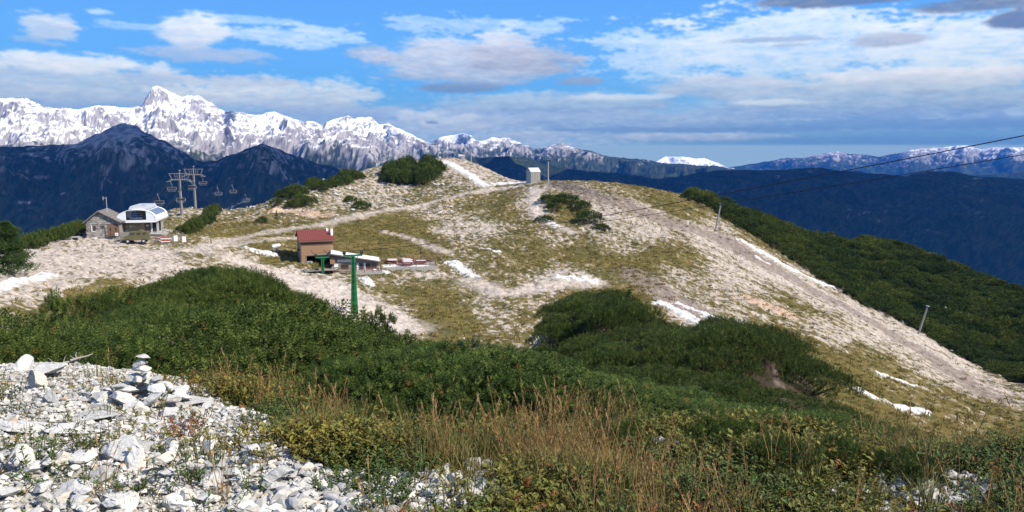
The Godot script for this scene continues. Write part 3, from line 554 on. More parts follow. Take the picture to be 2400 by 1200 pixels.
# a range: distance of its crest, depth of its near side, height of its foot, how broken it is, snow line, tree line
func mountain(called: String, label: String, pts: Array, dist: float, depth: float, foot: float, rough: float, snow_line: float, tree_line: float, cols_n: int, rows_n: int, shift: float, clearings := 1.0) -> void:
	var verts := PackedVector3Array()
	var cols := PackedColorArray()
	verts.resize(cols_n * rows_n)
	cols.resize(cols_n * rows_n)
	var a0: float = pts[0][0]
	var a1: float = pts[-1][0]
	var back := 5
	for j in rows_n:
		var t := (j - back) / float(rows_n - 1 - back)
		t = t * absf(t) * 0.45 + t * 0.55 if t > 0.0 else t * 0.6 * 8.0 / back
		for i in cols_n:
			var az := lerpf(a0, a1, i / (cols_n - 1.0))
			var th := deg_to_rad(az)
			# the crest swings nearer and farther, so that spurs and bowls form
			var swing := soft.get_noise_2d(az * 0.16 + shift, 3.0) * 0.10
			var d := dist * (1.0 + swing * clampf(1.0 - t, 0.0, 1.0)) - maxf(t, 0.0) * depth - minf(t, 0.0) * depth * 0.25
			var x := sin(th) * d
			var z := -cos(th) * d
			var crest := dist * (1.0 + swing) * tan(deg_to_rad(skyline(pts, az)))
			var along := th * dist
			var warp := soft.get_noise_2d(along / 1700.0, t * 2.0 + shift) * 0.22
			var spur := spur_noise.get_noise_2d(along / 4200.0 + shift + warp, t * 1.1 + shift * 2.0 + warp)
			var crag := ridge_noise.get_noise_2d(x / 2300.0 + shift, z / 2300.0)
			var bit := fine.get_noise_2d(x / 170.0, z / 170.0)
			var fall := crest - foot
			var h := crest - fall * (pow(maxf(t, 0.0), 0.9) if t >= 0.0 else -t * 1.2)
			var env := clampf(t * 6.0, 0.0, 1.0) * clampf((1.0 - t) * 2.5, 0.0, 1.0)
			h += rough * env * (spur * 0.9 + crag * 0.6)
			h += rough * 0.24 * ridge_noise.get_noise_2d(x / 620.0, z / 620.0 + shift) * env
			h += rough * 0.055 * bit * (0.5 + env) + rough * 0.09 * crag * (1.0 - env) * clampf(1.0 - absf(t) * 8.0, 0.0, 1.0)
			if t > 0.0:
				h = minf(h, d * tan(deg_to_rad(skyline(pts, az))) - minf(60.0 * t, 6.0) - 40.0 * t)
			var o := j * cols_n + i
			verts[o] = Vector3(x, h, z)
	# what lies on it: snow where it can rest, bare rock where it is steep, forest below
	for j in rows_n:
		for i in cols_n:
			var o := j * cols_n + i
			var p := verts[o]
			var e := verts[j * cols_n + mini(i + 1, cols_n - 1)] - verts[j * cols_n + maxi(i - 1, 0)]
			var f := verts[maxi(j - 1, 0) * cols_n + i] - verts[mini(j + 1, rows_n - 1) * cols_n + i]
			var nrm := e.cross(f).normalized()
			if nrm.y < 0.0:
				nrm = -nrm
			var n1 := soft.get_noise_2d(p.x / 700.0, p.z / 700.0 + shift)
			var n2 := fine.get_noise_2d(p.x / 75.0 + shift, p.z / 75.0 + p.y / 60.0)
			var n3 := fine.get_noise_2d(p.x / 230.0, p.y / 60.0 + shift)
			var n4 := fine.get_noise_2d(p.x / 34.0, p.z / 34.0 + p.y / 21.0)
			var rock := Color(0.34, 0.325, 0.33).lerp(Color(0.15, 0.145, 0.15), clampf(0.45 + n2 * 0.9 + n4 * 0.7, 0.0, 1.0))
			var forest := Color(0.016, 0.028, 0.020).lerp(Color(0.050, 0.066, 0.040), clampf(0.4 + n2 * 0.6 + n1 * 0.5 + n4 * 0.9, 0.0, 1.0)).lerp(Color(0.075, 0.06, 0.045), clampf(n3 * 0.9 - 0.25, 0.0, 0.4))
			var c := rock
			var wood := smoothstep(-40.0, 110.0, tree_line - p.y + n1 * 260.0 + n2 * 150.0 - (1.0 - nrm.y) * 120.0)
			wood *= 1.0 - 0.7 * clearings * smoothstep(0.36, 0.5, n3 * 0.7 + n2 * 0.3 + n1 * 0.6 - 0.08 - 0.34 * smoothstep(0.0, 450.0, tree_line - p.y))
			c = c.lerp(forest, wood)
			var lie := clampf((p.y - snow_line) / 420.0, -0.75, 0.20) + (nrm.y - 0.80) * 1.3
			var snow := smoothstep(-0.05, 0.10, lie + n1 * 0.42 + n2 * 0.40 + n3 * 0.30 + n4 * 0.22)
			c = c.lerp(Color(0.88, 0.89, 0.92), snow * (1.0 - 0.85 * wood))
			cols[o] = c
	var idx := PackedInt32Array()
	idx.resize((cols_n - 1) * (rows_n - 1) * 6)
	var w := 0
	for j in rows_n - 1:
		for i in cols_n - 1:
			var o := j * cols_n + i
			for q in [o, o + 1, o + cols_n, o + 1, o + cols_n + 1, o + cols_n]:
				idx[w] = q
				w += 1
	var m := mesh_node(called, verts, idx, mat.far_land, cols)
	m.set_meta("kind", "structure")
	m.set_meta("label", label)
	add_child(m)

func build_mountains() -> void:
	mountain("snowy_mountains", "jagged snow-covered mountain range with the highest peak", SKY_TRIGLAV, 11000.0, 3600.0, -420.0, 300.0, 70.0, -10.0, 640, 250, 1.7)
	mountain("eastern_mountains", "lower snow-capped peaks with forested flanks", SKY_EAST, 11500.0, 4600.0, -900.0, 240.0, 70.0, 20.0, 420, 110, 5.2)
	mountain("forested_mountain", "dark forested mountain with two summits before the snowy range", SKY_FOREST, 6600.0, 4700.0, -950.0, 190.0, 900.0, 60.0, 480, 170, 9.4)
	mountain("forested_plateau", "long dark forested plateau beyond the slope", SKY_PLATEAU, 7600.0, 5600.0, -980.0, 110.0, 900.0, 300.0, 420, 140, 13.1, 0.12)
	mountain("far_hills", "paler forested hills behind the plateau", SKY_BACK, 13500.0, 3500.0, -900.0, 120.0, 900.0, 300.0, 200, 60, 17.9, 0.2)
	mountain("snow_dome", "small white snow dome far behind the forest", SKY_DOME, 16500.0, 3000.0, -900.0, 130.0, -420.0, -900.0, 140, 60, 21.3)
	mountain("far_range", "distant snow-streaked mountain range under the cloud", SKY_KARAVANKE, 19000.0, 4200.0, -900.0, 190.0, -40.0, -190.0, 360, 90, 25.6)
	build_clouds()
	var v := PackedVector3Array([Vector3(-14000, -985, 6000), Vector3(14000, -985, 6000), Vector3(-14000, -985, -19000), Vector3(14000, -985, -19000)])
	var valley := mesh_node("valley_floor", v, PackedInt32Array([0, 2, 1, 1, 2, 3]), mat.valley, PackedColorArray())
	valley.set_meta("kind", "structure")
	valley.set_meta("label", "dark wooded valley floor far below")
	add_child(valley)

# two broad clouds overhead, out of the picture, whose shade lies on the wooded mountains
func build_clouds() -> void:
	var n := 0
	for q in [[Vector3(-600, 2050, -3250), Vector3(3900, 260, 2350), "broad cloud overhead shading the dark forested mountain"], [Vector3(5000, 2150, -4050), Vector3(3900, 260, 2450), "broad cloud overhead shading the long forested plateau"]]:
		var ball := SphereMesh.new()
		ball.radius = 1.0
		ball.height = 2.0
		ball.radial_segments = 96
		ball.rings = 40
		var arr := ball.get_mesh_arrays()
		var v: PackedVector3Array = arr[Mesh.ARRAY_VERTEX]
		for k in v.size():
			var p := v[k]
			v[k] = p * (1.0 + 0.34 * soft.get_noise_3dv(p * 1.7 + Vector3.ONE * n * 7.0) + 0.12 * fine.get_noise_3dv(p * 6.0)) * Vector3(q[1].x, q[1].y, q[1].z)
		var o := mesh_node("cloud" if n == 0 else "cloud_001", v, arr[Mesh.ARRAY_INDEX], mat.cloud, PackedColorArray())
		o.position = q[0]
		o.set_meta("label", q[2])
		o.set_meta("category", "cloud")
		add_child(o)
		n += 1

# ================================================================ shared helpers
func mesh_node(called: String, v: PackedVector3Array, idx: PackedInt32Array, m: Material, c: PackedColorArray) -> MeshInstance3D:
	var st := SurfaceTool.new()
	var arr := []
	arr.resize(Mesh.ARRAY_MAX)
	arr[Mesh.ARRAY_VERTEX] = v
	arr[Mesh.ARRAY_INDEX] = idx
	if c.size():
		arr[Mesh.ARRAY_COLOR] = c
	st.create_from_arrays(arr)
	st.generate_normals()
	st.set_material(m)
	var o := MeshInstance3D.new()
	o.name = called
	o.mesh = st.commit()
	return o

var mat := {}

func paint(c: Color, rough := 0.85, metal := 0.0, spec := 0.35) -> StandardMaterial3D:
	var m := StandardMaterial3D.new()
	m.albedo_color = c.linear_to_srgb()
	m.roughness = rough
	m.metallic = metal
	m.metallic_specular = spec
	return m

func noise_texture(seed_n: int, freq: float, from: float, to: float, octaves := 4, size := 512) -> NoiseTexture2D:
	var n := FastNoiseLite.new()
	n.seed = seed_n
	n.frequency = freq
	n.fractal_octaves = octaves
	var t := NoiseTexture2D.new()
	t.width = size
	t.height = size
	t.seamless = true
	t.noise = n
	var ramp := Gradient.new()
	ramp.set_color(0, Color(from, from, from))
	ramp.set_color(1, Color(to, to, to))
	t.color_ramp = ramp
	return t

func grained(m: StandardMaterial3D, tex: Texture2D, scale: float, world := true) -> StandardMaterial3D:
	m.albedo_texture = tex
	m.uv1_triplanar = true
	m.uv1_world_triplanar = world
	m.uv1_scale = Vector3.ONE * scale
	return m

func materials() -> void:
	var grit := noise_texture(3, 0.03, 0.8, 1.0, 5)
	mat.grit = grit
	# half-metre speckle over forty metres, and fine grit over three
	mat.ground = grained(paint(Color.WHITE, 0.95, 0.0, 0.2), noise_texture(5, 0.055, 0.64, 1.0, 4, 1024), 0.021)
	mat.ground.vertex_color_use_as_albedo = true
	mat.ground.detail_enabled = true
	mat.ground.detail_blend_mode = BaseMaterial3D.BLEND_MODE_MUL
	mat.ground.detail_uv_layer = BaseMaterial3D.DETAIL_UV_2
	mat.ground.uv2_triplanar = true
	mat.ground.uv2_world_triplanar = true
	mat.ground.uv2_scale = Vector3.ONE * 0.37
	mat.ground.detail_albedo = grit
	mat.far_land = paint(Color.WHITE, 1.0, 0.0, 0.0)
	mat.far_land.vertex_color_use_as_albedo = true
	mat.cloud = paint(Color(0.92, 0.92, 0.92), 1.0, 0.0, 0.0)
	mat.cloud.backlight_enabled = true
	mat.cloud.backlight = Color(1, 1, 1)
	mat.valley = paint(Color(0.03, 0.045, 0.028), 1.0, 0.0, 0.0)

# ================================================================ building blocks
class Geo:
	# collects faces; corners are given anticlockwise as seen from outside
	var v := PackedVector3Array()
	var n := PackedVector3Array()
	var c := PackedColorArray()
	var t := Transform3D.IDENTITY
	var tint := Color.WHITE

	func tri(a: Vector3, b: Vector3, d: Vector3) -> void:
		var p := t * a
		var q := t * b
		var r := t * d
		var k := (q - p).cross(r - p).normalized()
		v.append(p); v.append(r); v.append(q)
		n.append(k); n.append(k); n.append(k)
		c.append(tint); c.append(tint); c.append(tint)

	func quad(a: Vector3, b: Vector3, d: Vector3, e: Vector3) -> void:
		tri(a, b, d)
		tri(a, d, e)

	func box(at: Vector3, size: Vector3, turn := Basis.IDENTITY) -> void:
		var h := size * 0.5
		var p := []
		for k in 8:
			p.append(at + turn * Vector3(h.x if k & 1 else -h.x, h.y if k & 2 else -h.y, h.z if k & 4 else -h.z))
		quad(p[4], p[5], p[7], p[6])
		quad(p[1], p[0], p[2], p[3])
		quad(p[5], p[1], p[3], p[7])
		quad(p[0], p[4], p[6], p[2])
		quad(p[6], p[7], p[3], p[2])
		quad(p[0], p[1], p[5], p[4])

	func bar(a: Vector3, b: Vector3, w: float, h: float) -> void:
		# a straight timber or profile from a to b
		var z := (b - a).normalized()
		var up := Vector3.UP if absf(z.y) < 0.95 else Vector3.RIGHT
		var x := up.cross(z).normalized()
		box((a + b) * 0.5, Vector3(w, h, a.distance_to(b)), Basis(x, z.cross(x), z))

	func tube(pts: Array, radii: Array, sides := 6, caps := true) -> void:
		var rings := []
		var px := Vector3.ZERO
		for k in pts.size():
			var z: Vector3 = (pts[mini(k + 1, pts.size() - 1)] - pts[maxi(k - 1, 0)]).normalized()
			if px == Vector3.ZERO:
				px = (Vector3.UP if absf(z.y) < 0.9 else Vector3.RIGHT).cross(z).normalized()
			else:
				px = (px - z * px.dot(z)).normalized()
			var py := z.cross(px)
			var ring := []
			for s in sides:
				var a := TAU * s / sides
				ring.append([pts[k] + (px * cos(a) + py * sin(a)) * float(radii[k]), px * cos(a) + py * sin(a)])
			rings.append(ring)
		for k in pts.size() - 1:
			for s in sides:
				var s2 := (s + 1) % sides
				var q := [rings[k][s], rings[k][s2], rings[k + 1][s2], rings[k + 1][s]]
				for w in [0, 2, 1, 0, 3, 2]:
					v.append(t * q[w][0])
					n.append((t.basis * q[w][1]).normalized())
					c.append(tint)
		if caps:
			for s in sides:
				tri(pts[0], rings[0][(s + 1) % sides][0], rings[0][s][0])
				tri(pts[-1], rings[-1][s][0], rings[-1][(s + 1) % sides][0])

	func prism(outline: Array, z0: float, z1: float) -> void:
		# an outline in x, y (anticlockwise from +z), drawn out along z
		var poly := PackedVector2Array(outline)
		var ids := Geometry2D.triangulate_polygon(poly)
		for k in range(0, ids.size(), 3):
			var a := poly[ids[k]]
			var b := poly[ids[k + 1]]
			var d := poly[ids[k + 2]]
			if (b - a).cross(d - a) < 0.0:
				var s := b
				b = d
				d = s
			tri(Vector3(a.x, a.y, z1), Vector3(b.x, b.y, z1), Vector3(d.x, d.y, z1))
			tri(Vector3(a.x, a.y, z0), Vector3(d.x, d.y, z0), Vector3(b.x, b.y, z0))
		for k in poly.size():
			var a := poly[k]
			var b := poly[(k + 1) % poly.size()]
			quad(Vector3(a.x, a.y, z0), Vector3(b.x, b.y, z0), Vector3(b.x, b.y, z1), Vector3(a.x, a.y, z1))

	func mesh(m: Material) -> ArrayMesh:
		var arr := []
		arr.resize(Mesh.ARRAY_MAX)
		arr[Mesh.ARRAY_VERTEX] = v
		arr[Mesh.ARRAY_NORMAL] = n
		arr[Mesh.ARRAY_COLOR] = c
		var o := ArrayMesh.new()
		o.add_surface_from_arrays(Mesh.PRIMITIVE_TRIANGLES, arr)
		o.surface_set_material(0, m)
		return o

var counts := {}

func numbered(called: String) -> String:
	counts[called] = counts.get(called, -1) + 1
	return called if counts[called] == 0 else "%s_%03d" % [called, counts[called]]

func tag(o: Node, label: String, category: String, group := "") -> Node:
	o.set_meta("label", label)
	o.set_meta("category", category)
	if group:
		o.set_meta("group", group)
	return o

func thing(called: String, label: String, category: String, at: Vector3, turn := 0.0, group := "") -> Node3D:
	var o := Node3D.new()
	o.name = numbered(called)
	add_child(o)
	o.position = at
	o.rotation.y = turn
	tag(o, label, category, group)
	return o

func part(called: String, m: Mesh, parent: Node, at := Transform3D.IDENTITY) -> MeshInstance3D:
	var o := MeshInstance3D.new()
	o.name = called
	o.mesh = m
	parent.add_child(o, true)
	o.transform = at
	return o

func made(called: String, g: Geo, m: Material, parent: Node) -> MeshInstance3D:
	return part(called, g.mesh(m), parent)

func boxed(called: String, at: Vector3, size: Vector3, m: Material, parent: Node, turn := Basis.IDENTITY) -> MeshInstance3D:
	var g := Geo.new()
	g.box(at, size, turn)
	return made(called, g, m, parent)

func many(called: String, m: Mesh, places: Array, tints: Array, parent: Node) -> MultiMeshInstance3D:
	var mm := MultiMesh.new()
	mm.transform_format = MultiMesh.TRANSFORM_3D
	mm.use_colors = tints.size() > 0
	mm.mesh = m
	mm.instance_count = places.size()
	for k in places.size():
		mm.set_instance_transform(k, places[k])
		if tints.size():
			mm.set_instance_color(k, tints[k])
	var o := MultiMeshInstance3D.new()
	o.name = called
	o.multimesh = mm
	o.set_meta("kind", "stuff")
	parent.add_child(o, true)
	return o

func any(a: float, b: float) -> float:
	return rng.randf_range(a, b)

func turned(yaw: float, lean := 0.0, lean_dir := 0.0) -> Basis:
	return Basis(Vector3(cos(lean_dir), 0, sin(lean_dir)), lean) * Basis(Vector3.UP, yaw)

func build_details() -> void:
	more_materials()
	build_pines()
	build_stones()
	build_undergrowth()
	build_station()
	build_chairlift()
	build_small_things()

func more_materials() -> void:
	mat.needles = paint(Color(1, 1, 1), 0.62, 0.0, 0.28)
	mat.needles.vertex_color_use_as_albedo = true
	mat.needles.backlight_enabled = true
	mat.needles.backlight = Color(0.06, 0.07, 0.03)
	mat.leaf = paint(Color(1, 1, 1), 0.6, 0.0, 0.3)
	mat.leaf.vertex_color_use_as_albedo = true
	mat.leaf.backlight_enabled = true
	mat.leaf.backlight = Color(0.5, 0.5, 0.25)
	var bark := noise_texture(8, 0.05, 0.55, 1.0)
	mat.bark = grained(paint(Color(0.16, 0.115, 0.085), 0.95), bark, 3.0, false)
	mat.bleached = grained(paint(Color(0.46, 0.42, 0.38), 0.9), bark, 6.0, false)
	var veins := noise_texture(15, 0.012, 0.76, 1.0, 6)
	mat.stone = grained(paint(Color(1, 1, 1), 0.93, 0.0, 0.25), veins, 1.6, false)
	mat.stone.vertex_color_use_as_albedo = true
	var split := FastNoiseLite.new()
	split.seed = 17
	split.noise_type = FastNoiseLite.TYPE_CELLULAR
	split.cellular_return_type = FastNoiseLite.RETURN_DISTANCE2_SUB
	split.frequency = 0.02
	split.fractal_type = FastNoiseLite.FRACTAL_FBM
	split.fractal_octaves = 3
	split.domain_warp_enabled = true
	split.domain_warp_amplitude = 25.0
	var cracks := NoiseTexture2D.new()
	cracks.width = 512
	cracks.height = 512
	cracks.seamless = true
	cracks.noise = split
	var ramp := Gradient.new()
	ramp.offsets = PackedFloat32Array([0.0, 0.12, 0.3, 1.0])
	ramp.colors = PackedColorArray([Color(0.55, 0.53, 0.5), Color(0.84, 0.83, 0.81), Color(0.97, 0.97, 0.96), Color(1, 1, 1)])
	cracks.color_ramp = ramp
	mat.stone.detail_enabled = true
	mat.stone.detail_blend_mode = BaseMaterial3D.BLEND_MODE_MUL
	mat.stone.detail_uv_layer = BaseMaterial3D.DETAIL_UV_2
	mat.stone.uv2_triplanar = true
	mat.stone.uv2_scale = Vector3.ONE * 0.9
	mat.stone.detail_albedo = cracks

# ================================================================ dwarf pines
func needle(g: Geo, base: Vector3, dir: Vector3, length: float, width: float) -> void:
	var side := dir.cross(Vector3(any(-1, 1), any(-1, 1), any(-1, 1))).normalized() * width * 0.5
	g.tri(base - side, base + side, base + dir * length)

func shoot(g: Geo, at: Vector3, dir: Vector3, length: float, rings: int, per_ring: int, needle_length: float, width: float) -> void:
	var x := dir.cross(Vector3(any(-1, 1), any(-0.2, 0.2), any(-1, 1))).normalized()
	var y := dir.cross(x)
	for k in rings:
		var f := k / maxf(rings - 1.0, 1.0)
		var open := lerpf(1.05, 0.45, f)
		var spin := any(0, TAU)
		for q in per_ring:
			var a := spin + TAU * q / per_ring + any(-0.3, 0.3)
			needle(g, at + dir * length * f, (dir * cos(open) + (x * cos(a) + y * sin(a)) * sin(open)).normalized(), needle_length * any(0.75, 1.15), width)

# a low bush of many rounded boughs, each set with upright tufts; radius, height, boughs, size of a bough, tufts on it
func pine_meshes(radius: float, height: float, boughs: int, bough: float, tufts: int, shoots: int, shoot_length: float, rings: int, per_ring: int, needle_length: float, width: float, seed_n: int, green: Color, fresh := 1.0) -> Array:
	rng.seed = seed_n
	var g := Geo.new()
	for k in boughs:
		var a := any(0, TAU)
		var q := sqrt((k + 0.5) / boughs)
		var edge := 1.0 + 0.16 * sin(a * 3.0 + seed_n) + 0.10 * sin(a * 5.0 + seed_n * 2.0)
		var size := bough * any(0.7, 1.3)
		var at := Vector3(cos(a) * q * radius * edge, 0.0, sin(a) * q * radius * edge)
		at.y = maxf(0.02, height * pow(maxf(0.0, 1.0 - pow(q, 2.6)), 0.55) * any(0.55, 1.0) - size * 0.4)
		var out := Vector3(cos(a) * q, 0.9, sin(a) * q).normalized()
		# every bough has a green of its own, from bluish to yellowish
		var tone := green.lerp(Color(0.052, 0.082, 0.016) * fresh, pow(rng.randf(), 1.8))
		for j in tufts:
			var up := (out * 0.55 + Vector3(any(-1, 1), any(-0.15, 1), any(-1, 1)).normalized()).normalized()
			var p := at + up * size * any(0.8, 1.05)
			if p.y < 0.0:
				continue
			var dir := (up * 0.75 + Vector3(0, 0.75, 0) + Vector3(any(-0.2, 0.2), 0, any(-0.2, 0.2))).normalized()
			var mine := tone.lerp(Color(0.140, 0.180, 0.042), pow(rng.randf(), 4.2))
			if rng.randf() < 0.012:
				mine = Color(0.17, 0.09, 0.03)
			for i in shoots:
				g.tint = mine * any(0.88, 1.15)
				var off := Vector3(any(-1, 1), any(-0.5, 0.2), any(-1, 1)) * shoot_length * 0.3 * (0.0 if i == 0 else 1.0)
				shoot(g, p + off, (dir + off.normalized() * 0.3).normalized(), shoot_length * any(0.7, 1.2), rings, per_ring, needle_length, width)
	var b := Geo.new()
	for k in 16:
		var a := any(0, TAU)
		var q := radius * any(0.35, 0.85)
		var y := height * any(0.3, 0.75)
		var from := Vector3(any(-0.2, 0.2), -0.25, any(-0.2, 0.2)) * radius * 0.5
		var knee := Vector3(cos(a) * q * 0.55 + any(-0.1, 0.1), y * 0.18, sin(a) * q * 0.55)
		var elbow := Vector3(cos(a + 0.2) * q * 0.85, y * 0.5, sin(a + 0.2) * q * 0.85)
		var tip := Vector3(cos(a + any(-0.2, 0.3)) * q, y, sin(a + any(-0.2, 0.3)) * q)
		b.tube([from, knee, elbow, tip], [0.035 * radius, 0.025 * radius, 0.017 * radius, 0.006 * radius], 5, false)
	# dead twigs that reach out of the foliage
	for k in 7:
		var a := any(0, TAU)
		var q := radius * any(0.5, 0.95)
		var p := Vector3(cos(a) * q, height * any(0.1, 0.5), sin(a) * q)
		var pts := [p * 0.7]
		for i in 4:
			pts.append(pts[-1] + Vector3(cos(a) * 0.1 + any(-0.06, 0.06), any(-0.02, 0.1), sin(a) * 0.1 + any(-0.06, 0.06)) * radius)
		b.tube(pts, [0.014 * radius, 0.012 * radius, 0.009 * radius, 0.006 * radius, 0.003 * radius], 4, false)
	return [g.mesh(mat.needles), b.mesh(mat.bark)]

var pine_near := []
var pine_wide := []
var pine_far := []

func pine(kind: Array, x: float, z: float, scale: float, tall: float, label: String, group: String, sink := 0.06) -> Node3D:
	var o := thing("dwarf_pine", label, "dwarf pine", ground_at(x, z, -sink), any(0, TAU), group)
	o.scale = Vector3(scale, scale * tall, scale)
	part("crown", kind[0], o).set_meta("kind", "stuff")
	part("branches", kind[1], o).set_meta("kind", "stuff")
	return o

func limits(table: Array, k: float) -> float:
	for i in table.size() - 1:
		if k <= table[i + 1][0]:
			return lerpf(table[i][1], table[i + 1][1], clampf((k - table[i][0]) / (table[i + 1][0] - table[i][0]), 0.0, 1.0))
	return table[-1][1]

# spread points over a stretch of ground given by bearing (degrees) and nearest and farthest distance
func spread(from_deg: float, to_deg: float, near: Array, far: Array, gap: float, grow: float, tries: int) -> Array:
	var out := []
	for k in tries:
		var b := any(from_deg, to_deg)
		var lo := limits(near, b)
		var hi := limits(far, b)
		if hi <= lo:
			continue
		var r := sqrt(any(lo * lo, hi * hi))
		var p := Vector2(sin(deg_to_rad(b)) * r, -cos(deg_to_rad(b)) * r)
		var free := true
		var need := gap + grow * r
		for q in out:
			if p.distance_squared_to(q) < need * need:
				free = false
				break
		if free:
			out.append(p)
	return out

# how steeply below eye level the tops of the edging bushes lie, by bearing
const EDGE_TOPS := [[-15.6, -0.2710], [-13.7, -0.2400], [-12.5, -0.2329], [-10.7, -0.2317], [-9.4, -0.2314], [-6.3, -0.2433], [-4.1, -0.2278], [-1.6, -0.2390], [1.6, -0.2538], [4.8, -0.2758], [7.9, -0.2900], [12.6, -0.3026], [18.6, -0.3038], [24.2, -0.3067], [29.4, -0.3133], [34.1, -0.3195]]
const ORDER := ["first", "second", "third", "fourth", "fifth", "sixth", "seventh", "eighth", "ninth", "tenth", "eleventh", "twelfth", "thirteenth"]
const YOUNG_PINES := [
	[-9.3, -15.6, 1.0, 1.75, "bushy young pine standing above the left end of the thicket before the gravel"],
	[-8.2, -12.2, 0.75, 1.9, "slim young pine at the far left edge of the thicket"],
	[-8.0, -11.7, 0.6, 1.7, "shorter young pine beside the slim one at the left edge"],
	[-1.75, -10.2, 0.6, 1.5, "thin young pine above the thicket just right of the tall green pylon"],
	[-1.35, -10.0, 0.5, 1.3, "smallest young pine right of the thin one above the thicket"],
	[6.9, -9.6, 0.5, 1.5, "young pine sticking out of the right end of the thicket"],
]
const NEAR_A := [[-37.0, 10.0], [-31.0, 10.2], [-26.0, 10.4], [-22.0, 10.4], [-18.0, 8.8], [-14.0, 7.9], [-10.0, 7.4], [-7.0, 7.2]]
const FAR_A := [[-37.0, 20.0], [-33.0, 22.0], [-28.5, 26.0], [-27.0, 30.0], [-25.0, 34.0], [-21.5, 42.0], [-17.5, 41.0], [-14.0, 33.0], [-11.0, 26.0], [-8.0, 20.0], [-6.0, 12.0]]
const NEAR_B := [[-2.0, 13.0], [4.0, 12.5], [12.0, 11.5], [20.0, 11.0], [27.0, 10.5]]
const FAR_B := [[0.5, 14.0], [1.8, 30.0], [2.6, 58.0], [4.5, 74.0], [6.0, 79.0], [8.0, 73.0], [10.0, 66.0], [11.0, 62.0], [15.0, 55.0], [19.5, 46.0], [22.0, 38.0], [23.5, 33.0], [25.0, 20.0], [28.0, 13.0]]
const NEAR_C := [[12.0, 243.0], [14.5, 232.0], [16.0, 226.0], [20.0, 215.0], [24.0, 206.0], [28.0, 200.0], [31.0, 192.0], [36.0, 175.0]]
const FAR_C := [[12.5, 247.0], [16.0, 256.0], [19.0, 262.0], [22.0, 276.0], [26.0, 280.0], [30.0, 276.0], [36.0, 262.0]]

# 1 where dwarf pines cover the ground, whose floor is brown needle litter
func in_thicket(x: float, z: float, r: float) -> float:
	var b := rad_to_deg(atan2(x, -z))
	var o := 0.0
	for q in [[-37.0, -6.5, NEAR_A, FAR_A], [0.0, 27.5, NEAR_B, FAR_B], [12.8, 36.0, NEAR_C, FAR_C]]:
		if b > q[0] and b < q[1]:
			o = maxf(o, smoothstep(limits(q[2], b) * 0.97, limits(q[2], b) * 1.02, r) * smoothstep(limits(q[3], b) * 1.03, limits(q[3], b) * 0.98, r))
	return o

